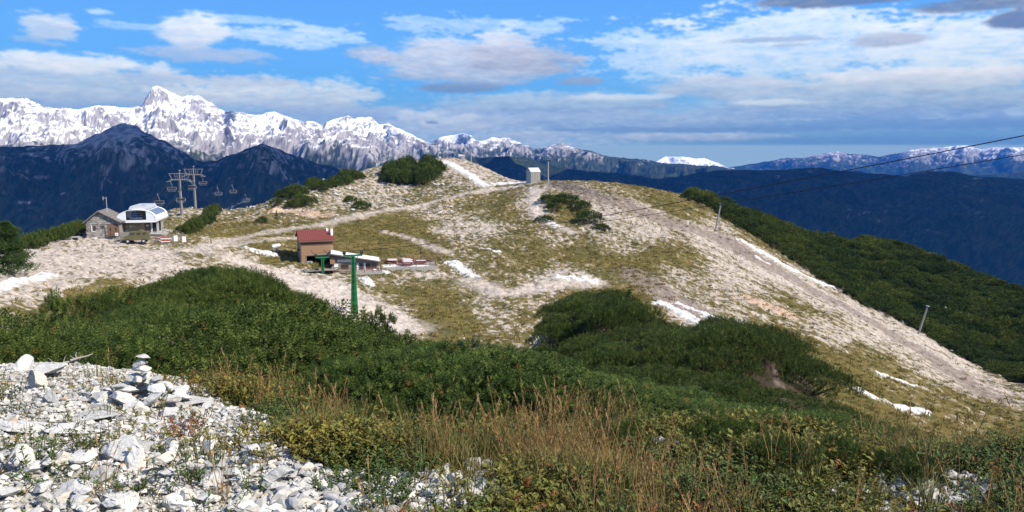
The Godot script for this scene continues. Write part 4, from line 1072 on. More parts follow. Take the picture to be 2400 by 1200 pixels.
func build_pines() -> void:
	var greens := [Color(0.022, 0.044, 0.010), Color(0.019, 0.042, 0.013), Color(0.026, 0.046, 0.009), Color(0.020, 0.038, 0.010)]
	for s in 3:
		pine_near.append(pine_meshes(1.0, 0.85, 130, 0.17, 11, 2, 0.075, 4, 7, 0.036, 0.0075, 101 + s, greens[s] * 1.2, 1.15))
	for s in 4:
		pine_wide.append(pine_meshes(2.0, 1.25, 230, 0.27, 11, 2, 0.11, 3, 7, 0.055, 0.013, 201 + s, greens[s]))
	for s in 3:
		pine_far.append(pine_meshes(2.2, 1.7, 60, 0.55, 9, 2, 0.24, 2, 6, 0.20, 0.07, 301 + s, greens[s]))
	rng.seed = 77
	# the thicket over the rounded spur on the left
	for p in spread(-37.0, -6.5, NEAR_A, FAR_A, 0.95, 0.026, 7000):
		var r: float = p.length()
		var size := any(0.7, 1.0) * lerpf(0.85, 1.25, clampf((r - 10.0) / 30.0, 0.0, 1.0))
		var tall := any(0.7, 1.05) * (1.0 + 0.75 * soft.get_noise_2d(p.x * 0.16, p.y * 0.16))
		var bearing := rad_to_deg(atan2(p.x, -p.y))
		if bearing > -13.0:
			# the thicket thins out to low plants at its right end
			tall = minf(tall, (r * limits(EDGE_TOPS, bearing) - ground(p.x, p.y) - 0.1 - 0.27 * size) / (1.25 * size))
			if tall < 0.2:
				continue
		pine(pine_wide[rng.randi() % 4], p.x, p.y, size, tall, "dwarf pine in the dense thicket on the rounded spur below the car park", "dwarf pines of the spur thicket")
	# bushes at the edge of the grass, in the middle and to the right
	# bearing, distance, size, tallness
	var row := 0
	for q in [[-15.5, 7.6, 0.6, 0.75], [-11.5, 7.0, 0.6, 0.8], [-8.5, 6.6, 0.75, 0.8], [-5.6, 6.3, 0.85, 0.9], [-2.4, 6.1, 0.9, 1.0], [0.9, 6.0, 0.9, 0.95], [4.2, 5.9, 0.9, 0.95], [7.6, 5.9, 0.9, 0.85], [11.0, 5.8, 0.8, 0.8], [14.6, 5.7, 0.75, 0.75], [18.2, 5.5, 0.7, 0.75], [22.0, 5.4, 0.65, 0.7], [26.0, 5.8, 0.6, 0.7],
			[-7.0, 7.6, 1.0, 0.8], [-3.4, 7.4, 1.05, 0.85], [0.4, 7.3, 1.05, 0.8], [4.4, 7.2, 1.05, 0.8], [8.4, 7.1, 1.0, 0.8], [12.4, 7.0, 1.0, 0.75], [16.4, 6.8, 0.95, 0.75], [20.4, 6.6, 0.9, 0.75], [24.4, 6.7, 0.8, 0.7], [28.0, 7.0, 0.6, 0.6],
			[-5.0, 9.0, 1.15, 0.75], [-0.6, 8.8, 1.15, 0.72], [4.0, 8.6, 1.15, 0.75], [8.4, 8.5, 1.15, 0.75], [12.6, 8.4, 1.1, 0.75], [17.0, 8.2, 1.05, 0.75], [21.2, 8.0, 1.0, 0.75], [25.2, 8.0, 0.85, 0.7],
			[6.0, 10.4, 1.3, 0.75], [10.5, 10.2, 1.3, 0.75], [15.0, 9.8, 1.2, 0.75], [1.5, 10.6, 1.3, 0.65], [19.6, 9.6, 1.2, 0.75], [23.5, 9.4, 1.1, 0.7],
			[19.5, 4.5, 0.3, 0.8], [16.2, 4.9, 0.36, 0.8], [-9.6, 5.6, 0.3, 0.7], [27.5, 4.7, 0.3, 0.8], [23.5, 4.8, 0.3, 0.7], [8.0, 4.9, 0.25, 0.8]]:
		var k: int = rng.randi() % 3
		var label := "dwarf pine bush behind the front row above the dry grass"
		var group := "dwarf pines behind the front row"
		if row < 13:
			label = "%s dwarf pine bush from the left in the front row above the dry grass" % ORDER[row]
			group = "dwarf pines of the front row"
		elif row >= 37:
			label = ["small dwarf pine plant in the grass above the stony patch at lower right", "small dwarf pine plant left of the one above the stony patch", "small bright dwarf pine plant at the edge of the scree", "small dwarf pine plant at the far right in the near grass", "small dwarf pine plant between the two at lower right", "tiny dwarf pine plant in the middle of the near grass"][row - 37]
			group = "small dwarf pines in the grass"
		var bx: float = sin(deg_to_rad(q[0])) * q[1]
		var bz: float = -cos(deg_to_rad(q[0])) * q[1]
		var room: float = q[1] * limits(EDGE_TOPS, q[0]) - ground(bx, bz)
		var size: float = q[2] * clampf(room / 0.55, 0.55, 1.0)
		pine(pine_near[k], bx, bz, size, clampf((room * any(0.85, 1.0) - 0.06 - 0.17 * size) / (0.85 * size), 0.22, 1.2), label, group)
		row += 1
	# the second thicket, on the spur beyond
	for p in spread(0.0, 27.5, NEAR_B, FAR_B, 1.15, 0.03, 8000):
		var r: float = p.length()
		pine(pine_wide[rng.randi() % 4], p.x, p.y, any(0.65, 1.0) * lerpf(0.8, 1.35, clampf((r - 12.0) / 50.0, 0.0, 1.0)), any(0.7, 1.05) * (1.0 + 0.9 * soft.get_noise_2d(p.x * 0.11 + 5.0, p.y * 0.11)), "dwarf pine in the dark thicket on the spur below the ski slope", "dwarf pines of the lower spur thicket")
	# young pines with upright leaders that stand above the thicket
	var young := pine_meshes(0.34, 1.15, 26, 0.10, 8, 2, 0.085, 4, 7, 0.045, 0.010, 131, greens[1])
	rng.seed = 78
	for q in YOUNG_PINES:
		pine([young[0], young[1]], q[0], q[1], q[2], q[3], q[4], "", -0.15)
	build_far_pines()
	build_spruces()

func build_far_pines() -> void:
	# single bushes on the far hill: x, z, size, height
	var names := ["uppermost dwarf pine bush in the hollow below the small stone hut", "dwarf pine bush touching its twin in the hollow below the hut", "round dwarf pine bush beside the wooden snow fence", "small dwarf pine bush in the middle of the grassy hollow", "large dark dwarf pine bush at the foot of the grassy hollow", "low dwarf pine bush at the left rim of the grassy hollow", "lowest dwarf pine bush where the hollow meets the gravel"]
	var k := 0
	for q in FAR_BUSHES:
		var o := pine(pine_far[k % 3], q[0], q[1], q[2], q[3], names[k], "")
		k += 1
	# the big dome on the summit knoll, and its neighbours: several plants grown into one another
	for q in DOME_BUSHES:
		pine(pine_far[rng.randi() % 3], q[0], q[1], q[2], q[3], "dwarf pine of the big dark dome just below the summit", "dwarf pines of the summit dome")
	for q in BROW_BUSHES:
		pine(pine_far[rng.randi() % 3], q[0], q[1], q[2], q[3], "dwarf pine in the strip climbing the rocky left shoulder of the summit", "dwarf pines of the left shoulder")
	for q in STRIP_BUSHES:
		pine(pine_far[rng.randi() % 3], q[0], q[1], q[2], q[3], "dwarf pine in the dark strip right of the chairlift towers", "dwarf pines right of the towers")
	for q in LEFT_BUSHES:
		pine(pine_far[rng.randi() % 3], q[0], q[1], q[2], q[3], "dwarf pine along the brow behind the grey stone house", "dwarf pines behind the stone house")
	# the pine slope on the right is one mass
	var places := [[], [], []]
	var tones := [[], [], []]
	for p in spread(12.8, 36.0, NEAR_C, FAR_C, 1.9, 0.0, 16000):
		var s := any(0.75, 1.25)
		var v := rng.randi() % 3
		places[v].append(Transform3D(turned(any(0, TAU)).scaled(Vector3(s, s * any(0.6, 1.3), s)), ground_at(p.x, p.y, -0.2)))
		tones[v].append(Color(0.9, 0.95, 0.95).lerp(Color(2.0, 1.65, 1.3), clampf(0.35 + soft.get_noise_2d(p.x * 0.06, p.y * 0.06) * 1.2 + any(-0.3, 0.3), 0.0, 1.0)))
	for s in 3:
		var o := many(numbered("pine_slope"), pine_far[s][0], places[s], tones[s], self)
		o.set_meta("label", "dense dwarf pine scrub covering the far slope on the right")

func spruce_meshes(height: float, seed_n: int) -> Array:
	rng.seed = seed_n
	var g := Geo.new()
	var b := Geo.new()
	b.tube([Vector3(0, -0.3, 0), Vector3(0, height * 0.5, 0), Vector3(0, height, 0)], [height * 0.03, height * 0.017, height * 0.004], 6, false)
	var tiers := 15
	for k in tiers:
		var f := k / float(tiers)
		var y := height * (0.06 + 0.9 * f)
		var reach := height * 0.26 * (1.0 - f) + 0.05
		for q in 8:
			var a := any(0, TAU)
			var l := reach * any(0.65, 1.15)
			var dir := Vector3(cos(a), any(-0.25, 0.05), sin(a)).normalized()
			g.tint = Color(0.022, 0.045, 0.016).lerp(Color(0.045, 0.075, 0.02), rng.randf())
			var steps := 6
			for s in steps:
				var p := Vector3(0, y, 0) + dir * l * (s + 0.4) / steps + Vector3(0, -0.12 * l * s / steps, 0)
				shoot(g, p, (dir + Vector3(any(-0.7, 0.7), any(-0.1, 0.5), any(-0.7, 0.7))).normalized(), 0.1 * height / 3.0, 2, 5, 0.11 * height / 3.0, 0.022 * height / 3.0)
	return [g.mesh(mat.needles), b.mesh(mat.bark)]

func spruce(m: Array, at: Vector3, s: float, label: String) -> void:
	var o := thing("spruce_tree", label, "tree", at, 0.0)
	o.scale = Vector3(s, s, s)
	part("crown", m[0], o).set_meta("kind", "stuff")
	part("trunk", m[1], o)

func build_spruces() -> void:
	var a := spruce_meshes(3.0, 501)
	var b := spruce_meshes(3.0, 502)
	rng.seed = 81
	spruce(a, ground_at(10.1, -67.0, 0.5), 0.95, "taller small spruce standing out of the thicket below the ski slope")
	spruce(b, ground_at(11.2, -65.4, 0.4), 0.7, "shorter small spruce close to the taller one in the thicket")
	spruce(b, ground_at(-57.5, -192.0, -0.1), 0.75, "lone thin little spruce on the brow left of the summit")
	spruce(a, ground_at(73.5, -236.0, 0.3), 1.2, "bare-topped small tree on the crest of the pine slope")
	# the tall broad pine at the left edge of the picture
	var t := thing("mountain_pine", "tall broad green pine at the left edge beside the gravel car park", "tree", ground_at(-63.9, -98.8, -0.1), 0.4)
	var g := Geo.new()
	rng.seed = 91
	for k in 5200:
		var y := pow(any(0, 1), 0.9) * 6.2
		var f := y / 6.2
		var w := 2.6 * pow(1.0 - f, 0.55) * (1.0 + 0.25 * sin(y * 4.0)) + 0.15
		var a2 := any(0, TAU)
		var q := pow(any(0, 1), 0.4) * w * (1.0 + 0.2 * sin(a2 * 5.0 + y * 2.0))
		g.tint = Color(0.030, 0.062, 0.016).lerp(Color(0.085, 0.125, 0.026), any(0, 1) * any(0, 1))
		shoot(g, Vector3(cos(a2) * q, 0.2 + y, sin(a2) * q), Vector3(cos(a2) * 0.8, any(0.2, 1.0), sin(a2) * 0.8).normalized(), 0.24, 2, 7, 0.2, 0.055)
	made("crown", g, mat.needles, t).set_meta("kind", "stuff")
	var b2 := Geo.new()
	b2.tube([Vector3(0, -0.4, 0), Vector3(0.1, 3.0, 0), Vector3(0, 6.0, 0)], [0.2, 0.12, 0.03], 7, false)
	made("trunk", b2, mat.bark, t)

# ================================================================ grass and low plants
func grass_mesh(blades: int, length: float, spread_r: float, width: float, seed_n: int) -> Mesh:
	rng.seed = seed_n
	var g := Geo.new()
	for k in blades:
		var a := any(0, TAU)
		var base := Vector3(cos(a), 0, sin(a)) * spread_r * sqrt(any(0, 1))
		var lean := any(0.05, 0.75)
		var dirh := Vector3(cos(a + any(-0.9, 0.9)), 0, sin(a + any(-0.9, 0.9)))
		var l := length * any(0.45, 1.15)
		var mid := base + (Vector3.UP * cos(lean * 0.5) + dirh * sin(lean * 0.5)) * l * 0.55
		var tip := mid + (Vector3.UP * cos(lean * 1.8) + dirh * sin(lean * 1.8)) * l * 0.45
		var side := Vector3(-dirh.z, 0, dirh.x).rotated(Vector3.UP, any(-1, 1)) * width * 0.5
		var q := any(0.75, 1.2)
		g.tint = Color(q, q * any(0.92, 1.05), q * any(0.8, 1.1))
		base.y -= 0.03
		g.quad(base - side, base + side, mid + side * 0.8, mid - side * 0.8)
		g.tri(mid - side * 0.8, mid + side * 0.8, tip)
	return g.mesh(mat.leaf)

func herb_mesh(stems: int, leaves: int, height: float, leaf: float, seed_n: int) -> Mesh:
	rng.seed = seed_n
	var g := Geo.new()
	for k in stems:
		var a := any(0, TAU)
		var base := Vector3(cos(a), 0, sin(a)) * any(0.0, 0.07)
		var top := base + Vector3(cos(a) * any(0.02, 0.14), height * any(0.6, 1.1), sin(a) * any(0.02, 0.14))
		g.tint = Color(0.75, 0.5, 0.4)
		g.tube([base + Vector3(0, -0.03, 0), top], [0.0025, 0.0015], 3, false)
		for q in leaves:
			var f := any(0.25, 1.0)
			var p := base.lerp(top, f)
			var b := any(0, TAU)
			var dir := Vector3(cos(b), any(0.0, 0.9), sin(b)).normalized()
			var side := dir.cross(Vector3.UP).normalized() * leaf * any(0.22, 0.34)
			var l := leaf * any(0.7, 1.3)
			var s := any(0.65, 1.25)
			g.tint = Color(s * any(0.85, 1.25), s, s * any(0.7, 1.2))
			var m := p + dir * l * 0.5
			var lift := Vector3(0, leaf * 0.12, 0)
			g.tri(p, m + side + lift, p + dir * l)
			g.tri(p, p + dir * l, m - side + lift)
	return g.mesh(mat.leaf)

func stalk_mesh(seed_n: int) -> Mesh:
	rng.seed = seed_n
	var g := Geo.new()
	for k in 3:
		var a := any(0, TAU)
		var h := any(0.20, 0.36)
		var top := Vector3(cos(a), 0, sin(a)) * any(0.02, 0.1) + Vector3(0, h, 0)
		var mid := Vector3(top.x * 0.35, h * 0.6, top.z * 0.35)
		g.tint = Color(0.9, 0.8, 0.7)
		g.tube([Vector3(0, -0.03, 0), mid, top], [0.0022, 0.0018, 0.0014], 3, false)
		var d := (top - mid).normalized()
		for q in 26:
			var f := any(-0.035, 0.04)
			var w := 0.014 * (1.0 - absf(f) / 0.06)
			g.tint = Color(1, 1, 1) * any(0.8, 1.25)
			needle(g, top + d * f, (d + Vector3(any(-0.5, 0.5), any(-0.2, 0.2), any(-0.5, 0.5))).normalized(), any(0.012, 0.022) + w * 0.2, 0.005)
	return g.mesh(mat.leaf)

func build_undergrowth() -> void:
	var grass := [grass_mesh(46, 0.13, 0.08, 0.0045, 601), grass_mesh(40, 0.18, 0.07, 0.0045, 602)]
	var herbs := [herb_mesh(8, 12, 0.11, 0.021, 611), herb_mesh(9, 11, 0.14, 0.025, 612)]
	var stalks := [stalk_mesh(621), stalk_mesh(622)]
	rng.seed = 63
	var gp := [[], []]
	var gt := [[], []]
	var hp := [[], []]
	var ht := [[], []]
	var sp := [[], []]
	var stt := [[], []]
	for k in 24000:
		var b := any(-0.66, 0.70)
		var r := sqrt(any(2.6 * 2.6, 7.6 * 7.6))
		var x := sin(b) * r
		var z := -cos(b) * r
		if r > lerpf(7.6, 5.9, smoothstep(-0.1, 0.1, b)) + any(-0.4, 0.4):
			continue
		var sc := is_scree(x, z)
		if sc > 0.5 and rng.randf() > 0.022:
			continue
		if STONY.any(func(q): return Vector2(x - q[0], z - q[1]).length() < q[2]) and rng.randf() > 0.10:
			continue
		var zone := soft.get_noise_2d(x * 0.55 + 9.0, z * 0.55)
		var warm := soft.get_noise_2d(x * 0.9 + 40.0, z * 0.9)
		# golden grass in the middle, leafy plants on either side
		var golden := clampf(0.24 + zone * 1.5 + 0.36 * exp(-pow((x - 0.75) / 0.9, 2.0)) * exp(-pow((z + 5.0) / 1.4, 2.0)) - 0.25 * smoothstep(1.8, 3.5, x), 0.0, 1.0)
		var at := ground_at(x, z, -0.01)
		var s := any(0.6, 1.35) * (1.0 + 0.35 * warm)
		var pose := Transform3D(turned(any(0, TAU), any(-0.12, 0.12)).scaled(Vector3(s, s, s)), at)
		var tone := any(0.75, 1.2)
		if rng.randf() < golden:
			var i := rng.randi() % 2
			gp[i].append(pose)
			gt[i].append((Color(0.225, 0.165, 0.062).lerp(Color(0.095, 0.110, 0.030), clampf(0.6 + warm * 1.3 + any(-0.3, 0.3), 0.0, 1.0))) * tone)
			if rng.randf() < 0.05 + 0.08 * golden:
				sp[i].append(Transform3D(turned(any(0, TAU)).scaled(Vector3.ONE * any(0.7, 1.1)), at))
				stt[i].append(Color(0.30, 0.20, 0.09) * any(0.8, 1.15))
		else:
			var i := rng.randi() % 2
			hp[i].append(pose)
			var c := Color(0.062, 0.100, 0.028).lerp(Color(0.165, 0.155, 0.036), clampf(0.34 + warm * 1.3 + any(-0.3, 0.3), 0.0, 1.0))
			if rng.randf() < 0.03:
				c = Color(0.20, 0.085, 0.035)
			ht[i].append(c * tone)
	for i in 2:
		many(numbered("dry_grass"), grass[i], gp[i], gt[i], self).set_meta("label", "dry golden and green grass on the near slope")
		many(numbered("leafy_undergrowth"), herbs[i], hp[i], ht[i], self).set_meta("label", "low yellowing leafy plants on the near slope")
		many(numbered("grass_seed_heads"), stalks[i], sp[i], stt[i], self).set_meta("label", "feathery straw-coloured grass heads above the grass")
	# tufts on the graded hill, in the places where the survey finds grass
	var tuft := grass_mesh(18, 0.45, 0.4, 0.07, 631)
	rng.seed = 64
	var tp := []
	var tt := []
	for k in 90000:
		var b := any(-0.60, 0.62)
		var r := sqrt(any(98.0 * 98.0, 262.0 * 262.0))
		var fx := (b + SPAN) / (2.0 * SPAN)
		var fy := log(r / R0) / log(R1 / R0)
		var x := sin(b) * r
		var z := -cos(b) * r
		if grass_at(fx, fy) + 0.5 * fine.get_noise_2d(x * 0.3, z * 0.3) < any(0.35, 1.0):
			continue
		var o := cell(x, z)
		if snow_mask[o] > 0.3 or track_mask[o] > 0.35:
			continue
		var s := any(0.6, 1.3)
		tp.append(Transform3D(turned(any(0, TAU)).scaled(Vector3(s, s * 0.8, s)), ground_at(x, z, -0.03)))
		tt.append(STRAW.lerp(TURF, rng.randf()).lerp(RUST, any(0, 0.4)) * any(0.8, 1.2))
	many("hill_grass", tuft, tp, tt, self).set_meta("label", "tufts of dry alpine grass scattered over the hill")

# ================================================================ stones
func rock_mesh(seed_n: int, detail: int, cuts: int) -> ArrayMesh:
	rng.seed = seed_n
	# an even ball of triangles, cut flat by random planes
	var f := (1.0 + sqrt(5.0)) / 2.0
	var p := []
	for q in [[-1, f, 0], [1, f, 0], [-1, -f, 0], [1, -f, 0], [0, -1, f], [0, 1, f], [0, -1, -f], [0, 1, -f], [f, 0, -1], [f, 0, 1], [-f, 0, -1], [-f, 0, 1]]:
		p.append(Vector3(q[0], q[1], q[2]).normalized())
	var faces := [[0, 11, 5], [0, 5, 1], [0, 1, 7], [0, 7, 10], [0, 10, 11], [1, 5, 9], [5, 11, 4], [11, 10, 2], [10, 7, 6], [7, 1, 8], [3, 9, 4], [3, 4, 2], [3, 2, 6], [3, 6, 8], [3, 8, 9], [4, 9, 5], [2, 4, 11], [6, 2, 10], [8, 6, 7], [9, 8, 1]]
	for d in detail:
		var mid := {}
		var next := []
		for t in faces:
			var m := []
			for e in 3:
				var i: int = mini(t[e], t[(e + 1) % 3])
				var j: int = maxi(t[e], t[(e + 1) % 3])
				var key := i * 100000 + j
				if not mid.has(key):
					mid[key] = p.size()
					p.append((p[i] + p[j]).normalized())
				m.append(mid[key])
			next.append_array([[t[0], m[0], m[2]], [t[1], m[1], m[0]], [t[2], m[2], m[1]], [m[0], m[1], m[2]]])
		faces = next
	for k in cuts:
		var nrm := Vector3(any(-1, 1), any(-1, 1), any(-1, 1)).normalized()
		var at := any(0.30, 0.78)
		for i in p.size():
			var over: float = p[i].dot(nrm) - at
			if over > 0.0:
				p[i] -= nrm * over
	for i in p.size():
		p[i] += p[i].normalized() * fine.get_noise_3dv(p[i] * 1.9 + Vector3.ONE * seed_n) * 0.07
		p[i] *= Vector3(any(0.99, 1.01), 0.78, any(0.99, 1.01))
	var g := Geo.new()
	for t in faces:
		g.tri(p[t[0]], p[t[1]], p[t[2]])
	return g.mesh(mat.stone)

var rocks := []       # well-shaped, for the larger stones
var pebbles := []     # simple, for the rest
var stone_tints := []

func tinted(m: ArrayMesh, c: Color) -> ArrayMesh:
	var arr := m.surface_get_arrays(0)
	var cc := PackedColorArray()
	cc.resize(arr[Mesh.ARRAY_VERTEX].size())
	cc.fill(c)
	arr[Mesh.ARRAY_COLOR] = cc
	var o := ArrayMesh.new()
	o.add_surface_from_arrays(Mesh.PRIMITIVE_TRIANGLES, arr)
	o.surface_set_material(0, mat.stone)
	return o

func stone_pose(x: float, z: float, size: float, flat := 0.8, sink := 0.25) -> Transform3D:
	var b := turned(any(0, TAU), any(-0.35, 0.35), any(0, TAU)) * Basis.from_scale(Vector3(size * any(0.75, 1.45), size * flat * any(0.6, 1.2), size * any(0.6, 1.15)))
	return Transform3D(b, ground_at(x, z, size * flat * (0.6 - sink)))

func build_stones() -> void:
	var pale := [Color(0.68, 0.68, 0.67), Color(0.76, 0.76, 0.75), Color(0.58, 0.585, 0.585), Color(0.47, 0.475, 0.48), Color(0.68, 0.65, 0.59)]
	for s in 10:
		rocks.append(tinted(rock_mesh(701 + s, 3 if s < 5 else 2, 15), pale[s % 5]))
	for s in 5:
		pebbles.append(rock_mesh(721 + s, 1, 13))
	rng.seed = 73
	# ---- the stony ground: the largest stones one by one, the small ones as gravel
	var scree := Node3D.new()
	scree.name = "scree"
	scree.set_meta("kind", "structure")
	scree.set_meta("label", "pale limestone scree beside the path")
	add_child(scree)
	var singles := 0
	var spots := []
	for k in 40000:
		if singles >= 250:
			break
		var b := any(-0.66, 0.05)
		var r := sqrt(any(3.0 * 3.0, 8.6 * 8.6))
		var x := sin(b) * r
		var z := -cos(b) * r
		if is_scree(x, z) < 0.5:
			continue
		var heap := clampf(soft.get_noise_2d(x * 0.9 + 3.0, z * 0.9) + 0.25, 0.0, 1.0) + 0.5 * smoothstep(-0.9, -1.6, x) * smoothstep(4.8, 4.0, -z)
		var pile := smoothstep(-0.95, -1.35, x) * smoothstep(5.1, 4.5, -z)
		var size := 0.013 + (0.034 + 0.11 * pile) * pow(any(0, 1), 2.4 - 1.2 * pile) * (0.5 + 0.5 * heap)
		if spots.any(func(q): return Vector2(x - q.x, z - q.y).length() < (size + q.z) * 0.8):
			continue
		spots.append(Vector3(x, z, size))
		part("stone", rocks[rng.randi() % 10], scree, stone_pose(x, z, size))
		singles += 1
	var places := [[], [], [], [], []]
	var tints := [[], [], [], [], []]
	for k in 95000:
		var b := any(-0.68, 0.2)
		var r := sqrt(any(2.7 * 2.7, 9.4 * 9.4))
		var x := sin(b) * r
		var z := -cos(b) * r
		var on := is_scree(x, z)
		if on < 0.5 and not (rng.randf() < 0.8 and STONY.any(func(q): return Vector2(x - q[0], z - q[1]).length() < q[2])):
			continue
		var i := rng.randi() % 5
		var size := 0.005 + 0.026 * pow(any(0, 1), 3.4)
		places[i].append(stone_pose(x, z, size, 0.95, 0.0))
		var c: Color = pale[rng.randi() % 5]
		if rng.randf() < 0.05:
			c = Color(0.55, 0.42, 0.28)
		tints[i].append(c * any(0.72, 1.12))
	for q in STONY:
		for k in int(900.0 * q[2]):
			var a := any(0, TAU)
			var d: float = q[2] * sqrt(any(0, 1)) * 1.05
			var i := rng.randi() % 5
			places[i].append(stone_pose(q[0] + cos(a) * d, q[1] + sin(a) * d, 0.010 + 0.045 * pow(any(0, 1), 3.0), 0.9, -0.1))
			tints[i].append((pale[rng.randi() % 5] as Color) * any(0.75, 1.12))
	for i in 5:
		many("gravel", pebbles[i], places[i], tints[i], scree)
	rng.seed = 74
	for k in 46:
		var b := any(-0.60, -0.30)
		var r := any(3.55, 4.9)
		var size := any(0.035, 0.085)
		part("stone", rocks[rng.randi() % 10], scree, stone_pose(sin(b) * r, -cos(b) * r, size, any(0.7, 1.0), any(-0.9, 0.2)))
	# ---- bedrock slabs at the left
	var n := 0
	for q in SLABS:
		var s := thing("rock_slab", SLAB_LABELS[n], "rock", Vector3(q[0], ground(q[0], q[1]) + q[3] * 0.30, q[1]), q[4])
		part("rock", rocks[n % 5], s, Transform3D(Basis.from_scale(Vector3(q[2] * 1.3, q[3], q[2] * q[5] * 1.2)), Vector3.ZERO))
		n += 1
	# ---- boulders that stand out
	n = 0
	for q in BOULDERS:
		var o := part(numbered("boulder"), rocks[int(q[5])], self, Transform3D(turned(q[4], any(-0.3, 0.3), any(0, TAU)) * Basis.from_scale(Vector3(q[2], q[3], q[2] * any(0.7, 0.95))), Vector3(q[0], ground(q[0], q[1]) + q[3] * 0.45, q[1])))
		tag(o, BOULDER_LABELS[n], "boulder", "")
		n += 1
	# ---- the cairn: a heap with a little tower of three flat stones
	var cx: float = CAIRN[0]
	var cz: float = CAIRN[1]
	var base := ground(cx, cz)
	var cairn := thing("stone_cairn", "heap of pale stones topped by three flat stones at the path", "cairn", Vector3(cx, base, cz))
	rng.seed = 79
	for ring in [[12, 0.40, 0.0, 0.115], [10, 0.28, 0.06, 0.115], [7, 0.17, 0.12, 0.105], [4, 0.08, 0.17, 0.09]]:
		for k in int(ring[0]):
			var a: float = TAU * (k + any(-0.3, 0.3)) / float(ring[0])
			var q: float = ring[1] * any(0.8, 1.15)
			var size: float = ring[3] * any(0.65, 1.15)
			var x := cos(a) * q
			var z := sin(a) * q * 0.7
			part("stone", rocks[rng.randi() % 10], cairn, Transform3D(turned(any(0, TAU), any(-0.4, 0.4), any(0, TAU)) * Basis.from_scale(Vector3(size, size * 0.75, size * 0.85)), Vector3(x, ground(cx + x, cz + z) - base + ring[2] + 0.02, z)))
	var y := 0.235
	for q in [[0.09, 0.034, 0.2], [0.068, 0.036, 1.1], [0.078, 0.022, 2.4]]:
		part("stone", rocks[int(q[2] * 3) % 5], cairn, Transform3D(turned(q[2], any(-0.12, 0.12), q[2]) * Basis.from_scale(Vector3(q[0], q[1] / 0.6, q[0] * 0.75)), Vector3(any(-0.03, 0.01), y + q[1] * 0.5, 0.0)))
		y += q[1] * 1.45
	# ---- white stones strewn over the far hill
	places = [[], [], [], [], []]
	tints = [[], [], [], [], []]
	rng.seed = 83
	for k in 16000:
		var b := any(-0.60, 0.62)
		var r := sqrt(any(100.0 * 100.0, 315.0 * 315.0))
		var x := sin(b) * r
		var z := -cos(b) * r
		var rough := rockiness(x, z)
		var fx := (b + SPAN) / (2.0 * SPAN)
		var fy := log(r / R0) / log(R1 / R0)
		var g := grass_at(fx, fy)
		if rng.randf() > 0.06 + 0.5 * rough or g > 0.6:
			continue
		var o := cell(x, z)
		if track_mask[o] > 0.3 or x < -40.0 and z > -160.0 and g < 0.2:
			continue
		var i := rng.randi() % 5
		places[i].append(stone_pose(x, z, 0.10 + (0.16 + 0.75 * rough) * pow(any(0, 1), 3.5), 0.75, 0.3))
		tints[i].append((pale[rng.randi() % 5] as Color) * any(0.72, 1.0))
	for i in 5:
		many(numbered("hill_stones"), pebbles[i], places[i], tints[i], self).set_meta("label", "pale stones strewn over the far hill")
	# ---- pale outcrops in the pine slope
	n = 0
	for q in [[76.5, -236.6, 1.5, 2.4, "leftmost pale outcrop on the crest of the pine slope"], [79.7, -235.6, 1.3, 2.8, "middle pale outcrop on the crest of the pine slope"], [83.5, -236.2, 1.4, 3.0, "rightmost pale outcrop on the crest of the pine slope"], [105.2, -229.5, 2.2, 2.0, "broad pale outcrop on the round top of the pine slope"], [109.4, -195.1, 0.9, 2.0, "lone white block low in the pine slope near the lowest pole"]]:
		var o := part(numbered("rock_outcrop"), rocks[n], self, Transform3D(turned(n * 1.3) * Basis.from_scale(Vector3(q[2], q[3], q[2] * 0.8)), ground_at(q[0], q[1], 0.7)))
		tag(o, q[4], "rock", "pale outcrops in the pine slope")
		n += 1
	build_dead_wood()

func gnarl(g: Geo, from: Vector3, dir: Vector3, length: float, radius: float, steps: int, twist: float) -> Array:
	var pts := [from]
	var radii := [radius]
	var d := dir.normalized()
	for k in steps:
		d = (d + Vector3(any(-1, 1), any(-0.8, 0.8), any(-1, 1)) * twist).normalized()
		pts.append(pts[-1] + d * length / steps)
		radii.append(radius * (1.0 - 0.75 * (k + 1.0) / steps) * any(0.85, 1.15))
	g.tube(pts, radii, 6)
	return pts

func build_dead_wood() -> void:
	rng.seed = 85
	var n := 0
	for q in DEAD_WOOD:
		var t := thing("dead_root", q[4], "dead wood", ground_at(q[0], q[1], 0.12), q[3])
		for k in int(q[5]):
			var g := Geo.new()
			var dir := Vector3(any(0.6, 1.0) * (1.0 if k % 3 else -0.5), any(0.0, 0.55), any(-0.4, 0.4))
			var pts := gnarl(g, Vector3(any(-0.15, 0.15), any(-0.05, 0.1), any(-0.1, 0.1)) * q[2], dir, q[2] * any(0.6, 1.1), q[2] * any(0.035, 0.075) * q[6], 7, 0.42)
			for s in 2:
				gnarl(g, pts[2 + s * 2], Vector3(any(-1, 1), any(0, 1), any(-1, 1)), q[2] * any(0.15, 0.35), q[2] * 0.022 * q[6], 4, 0.4)
			made("root" if n < 2 else "branch", g, mat.bleached, t)
		n += 1

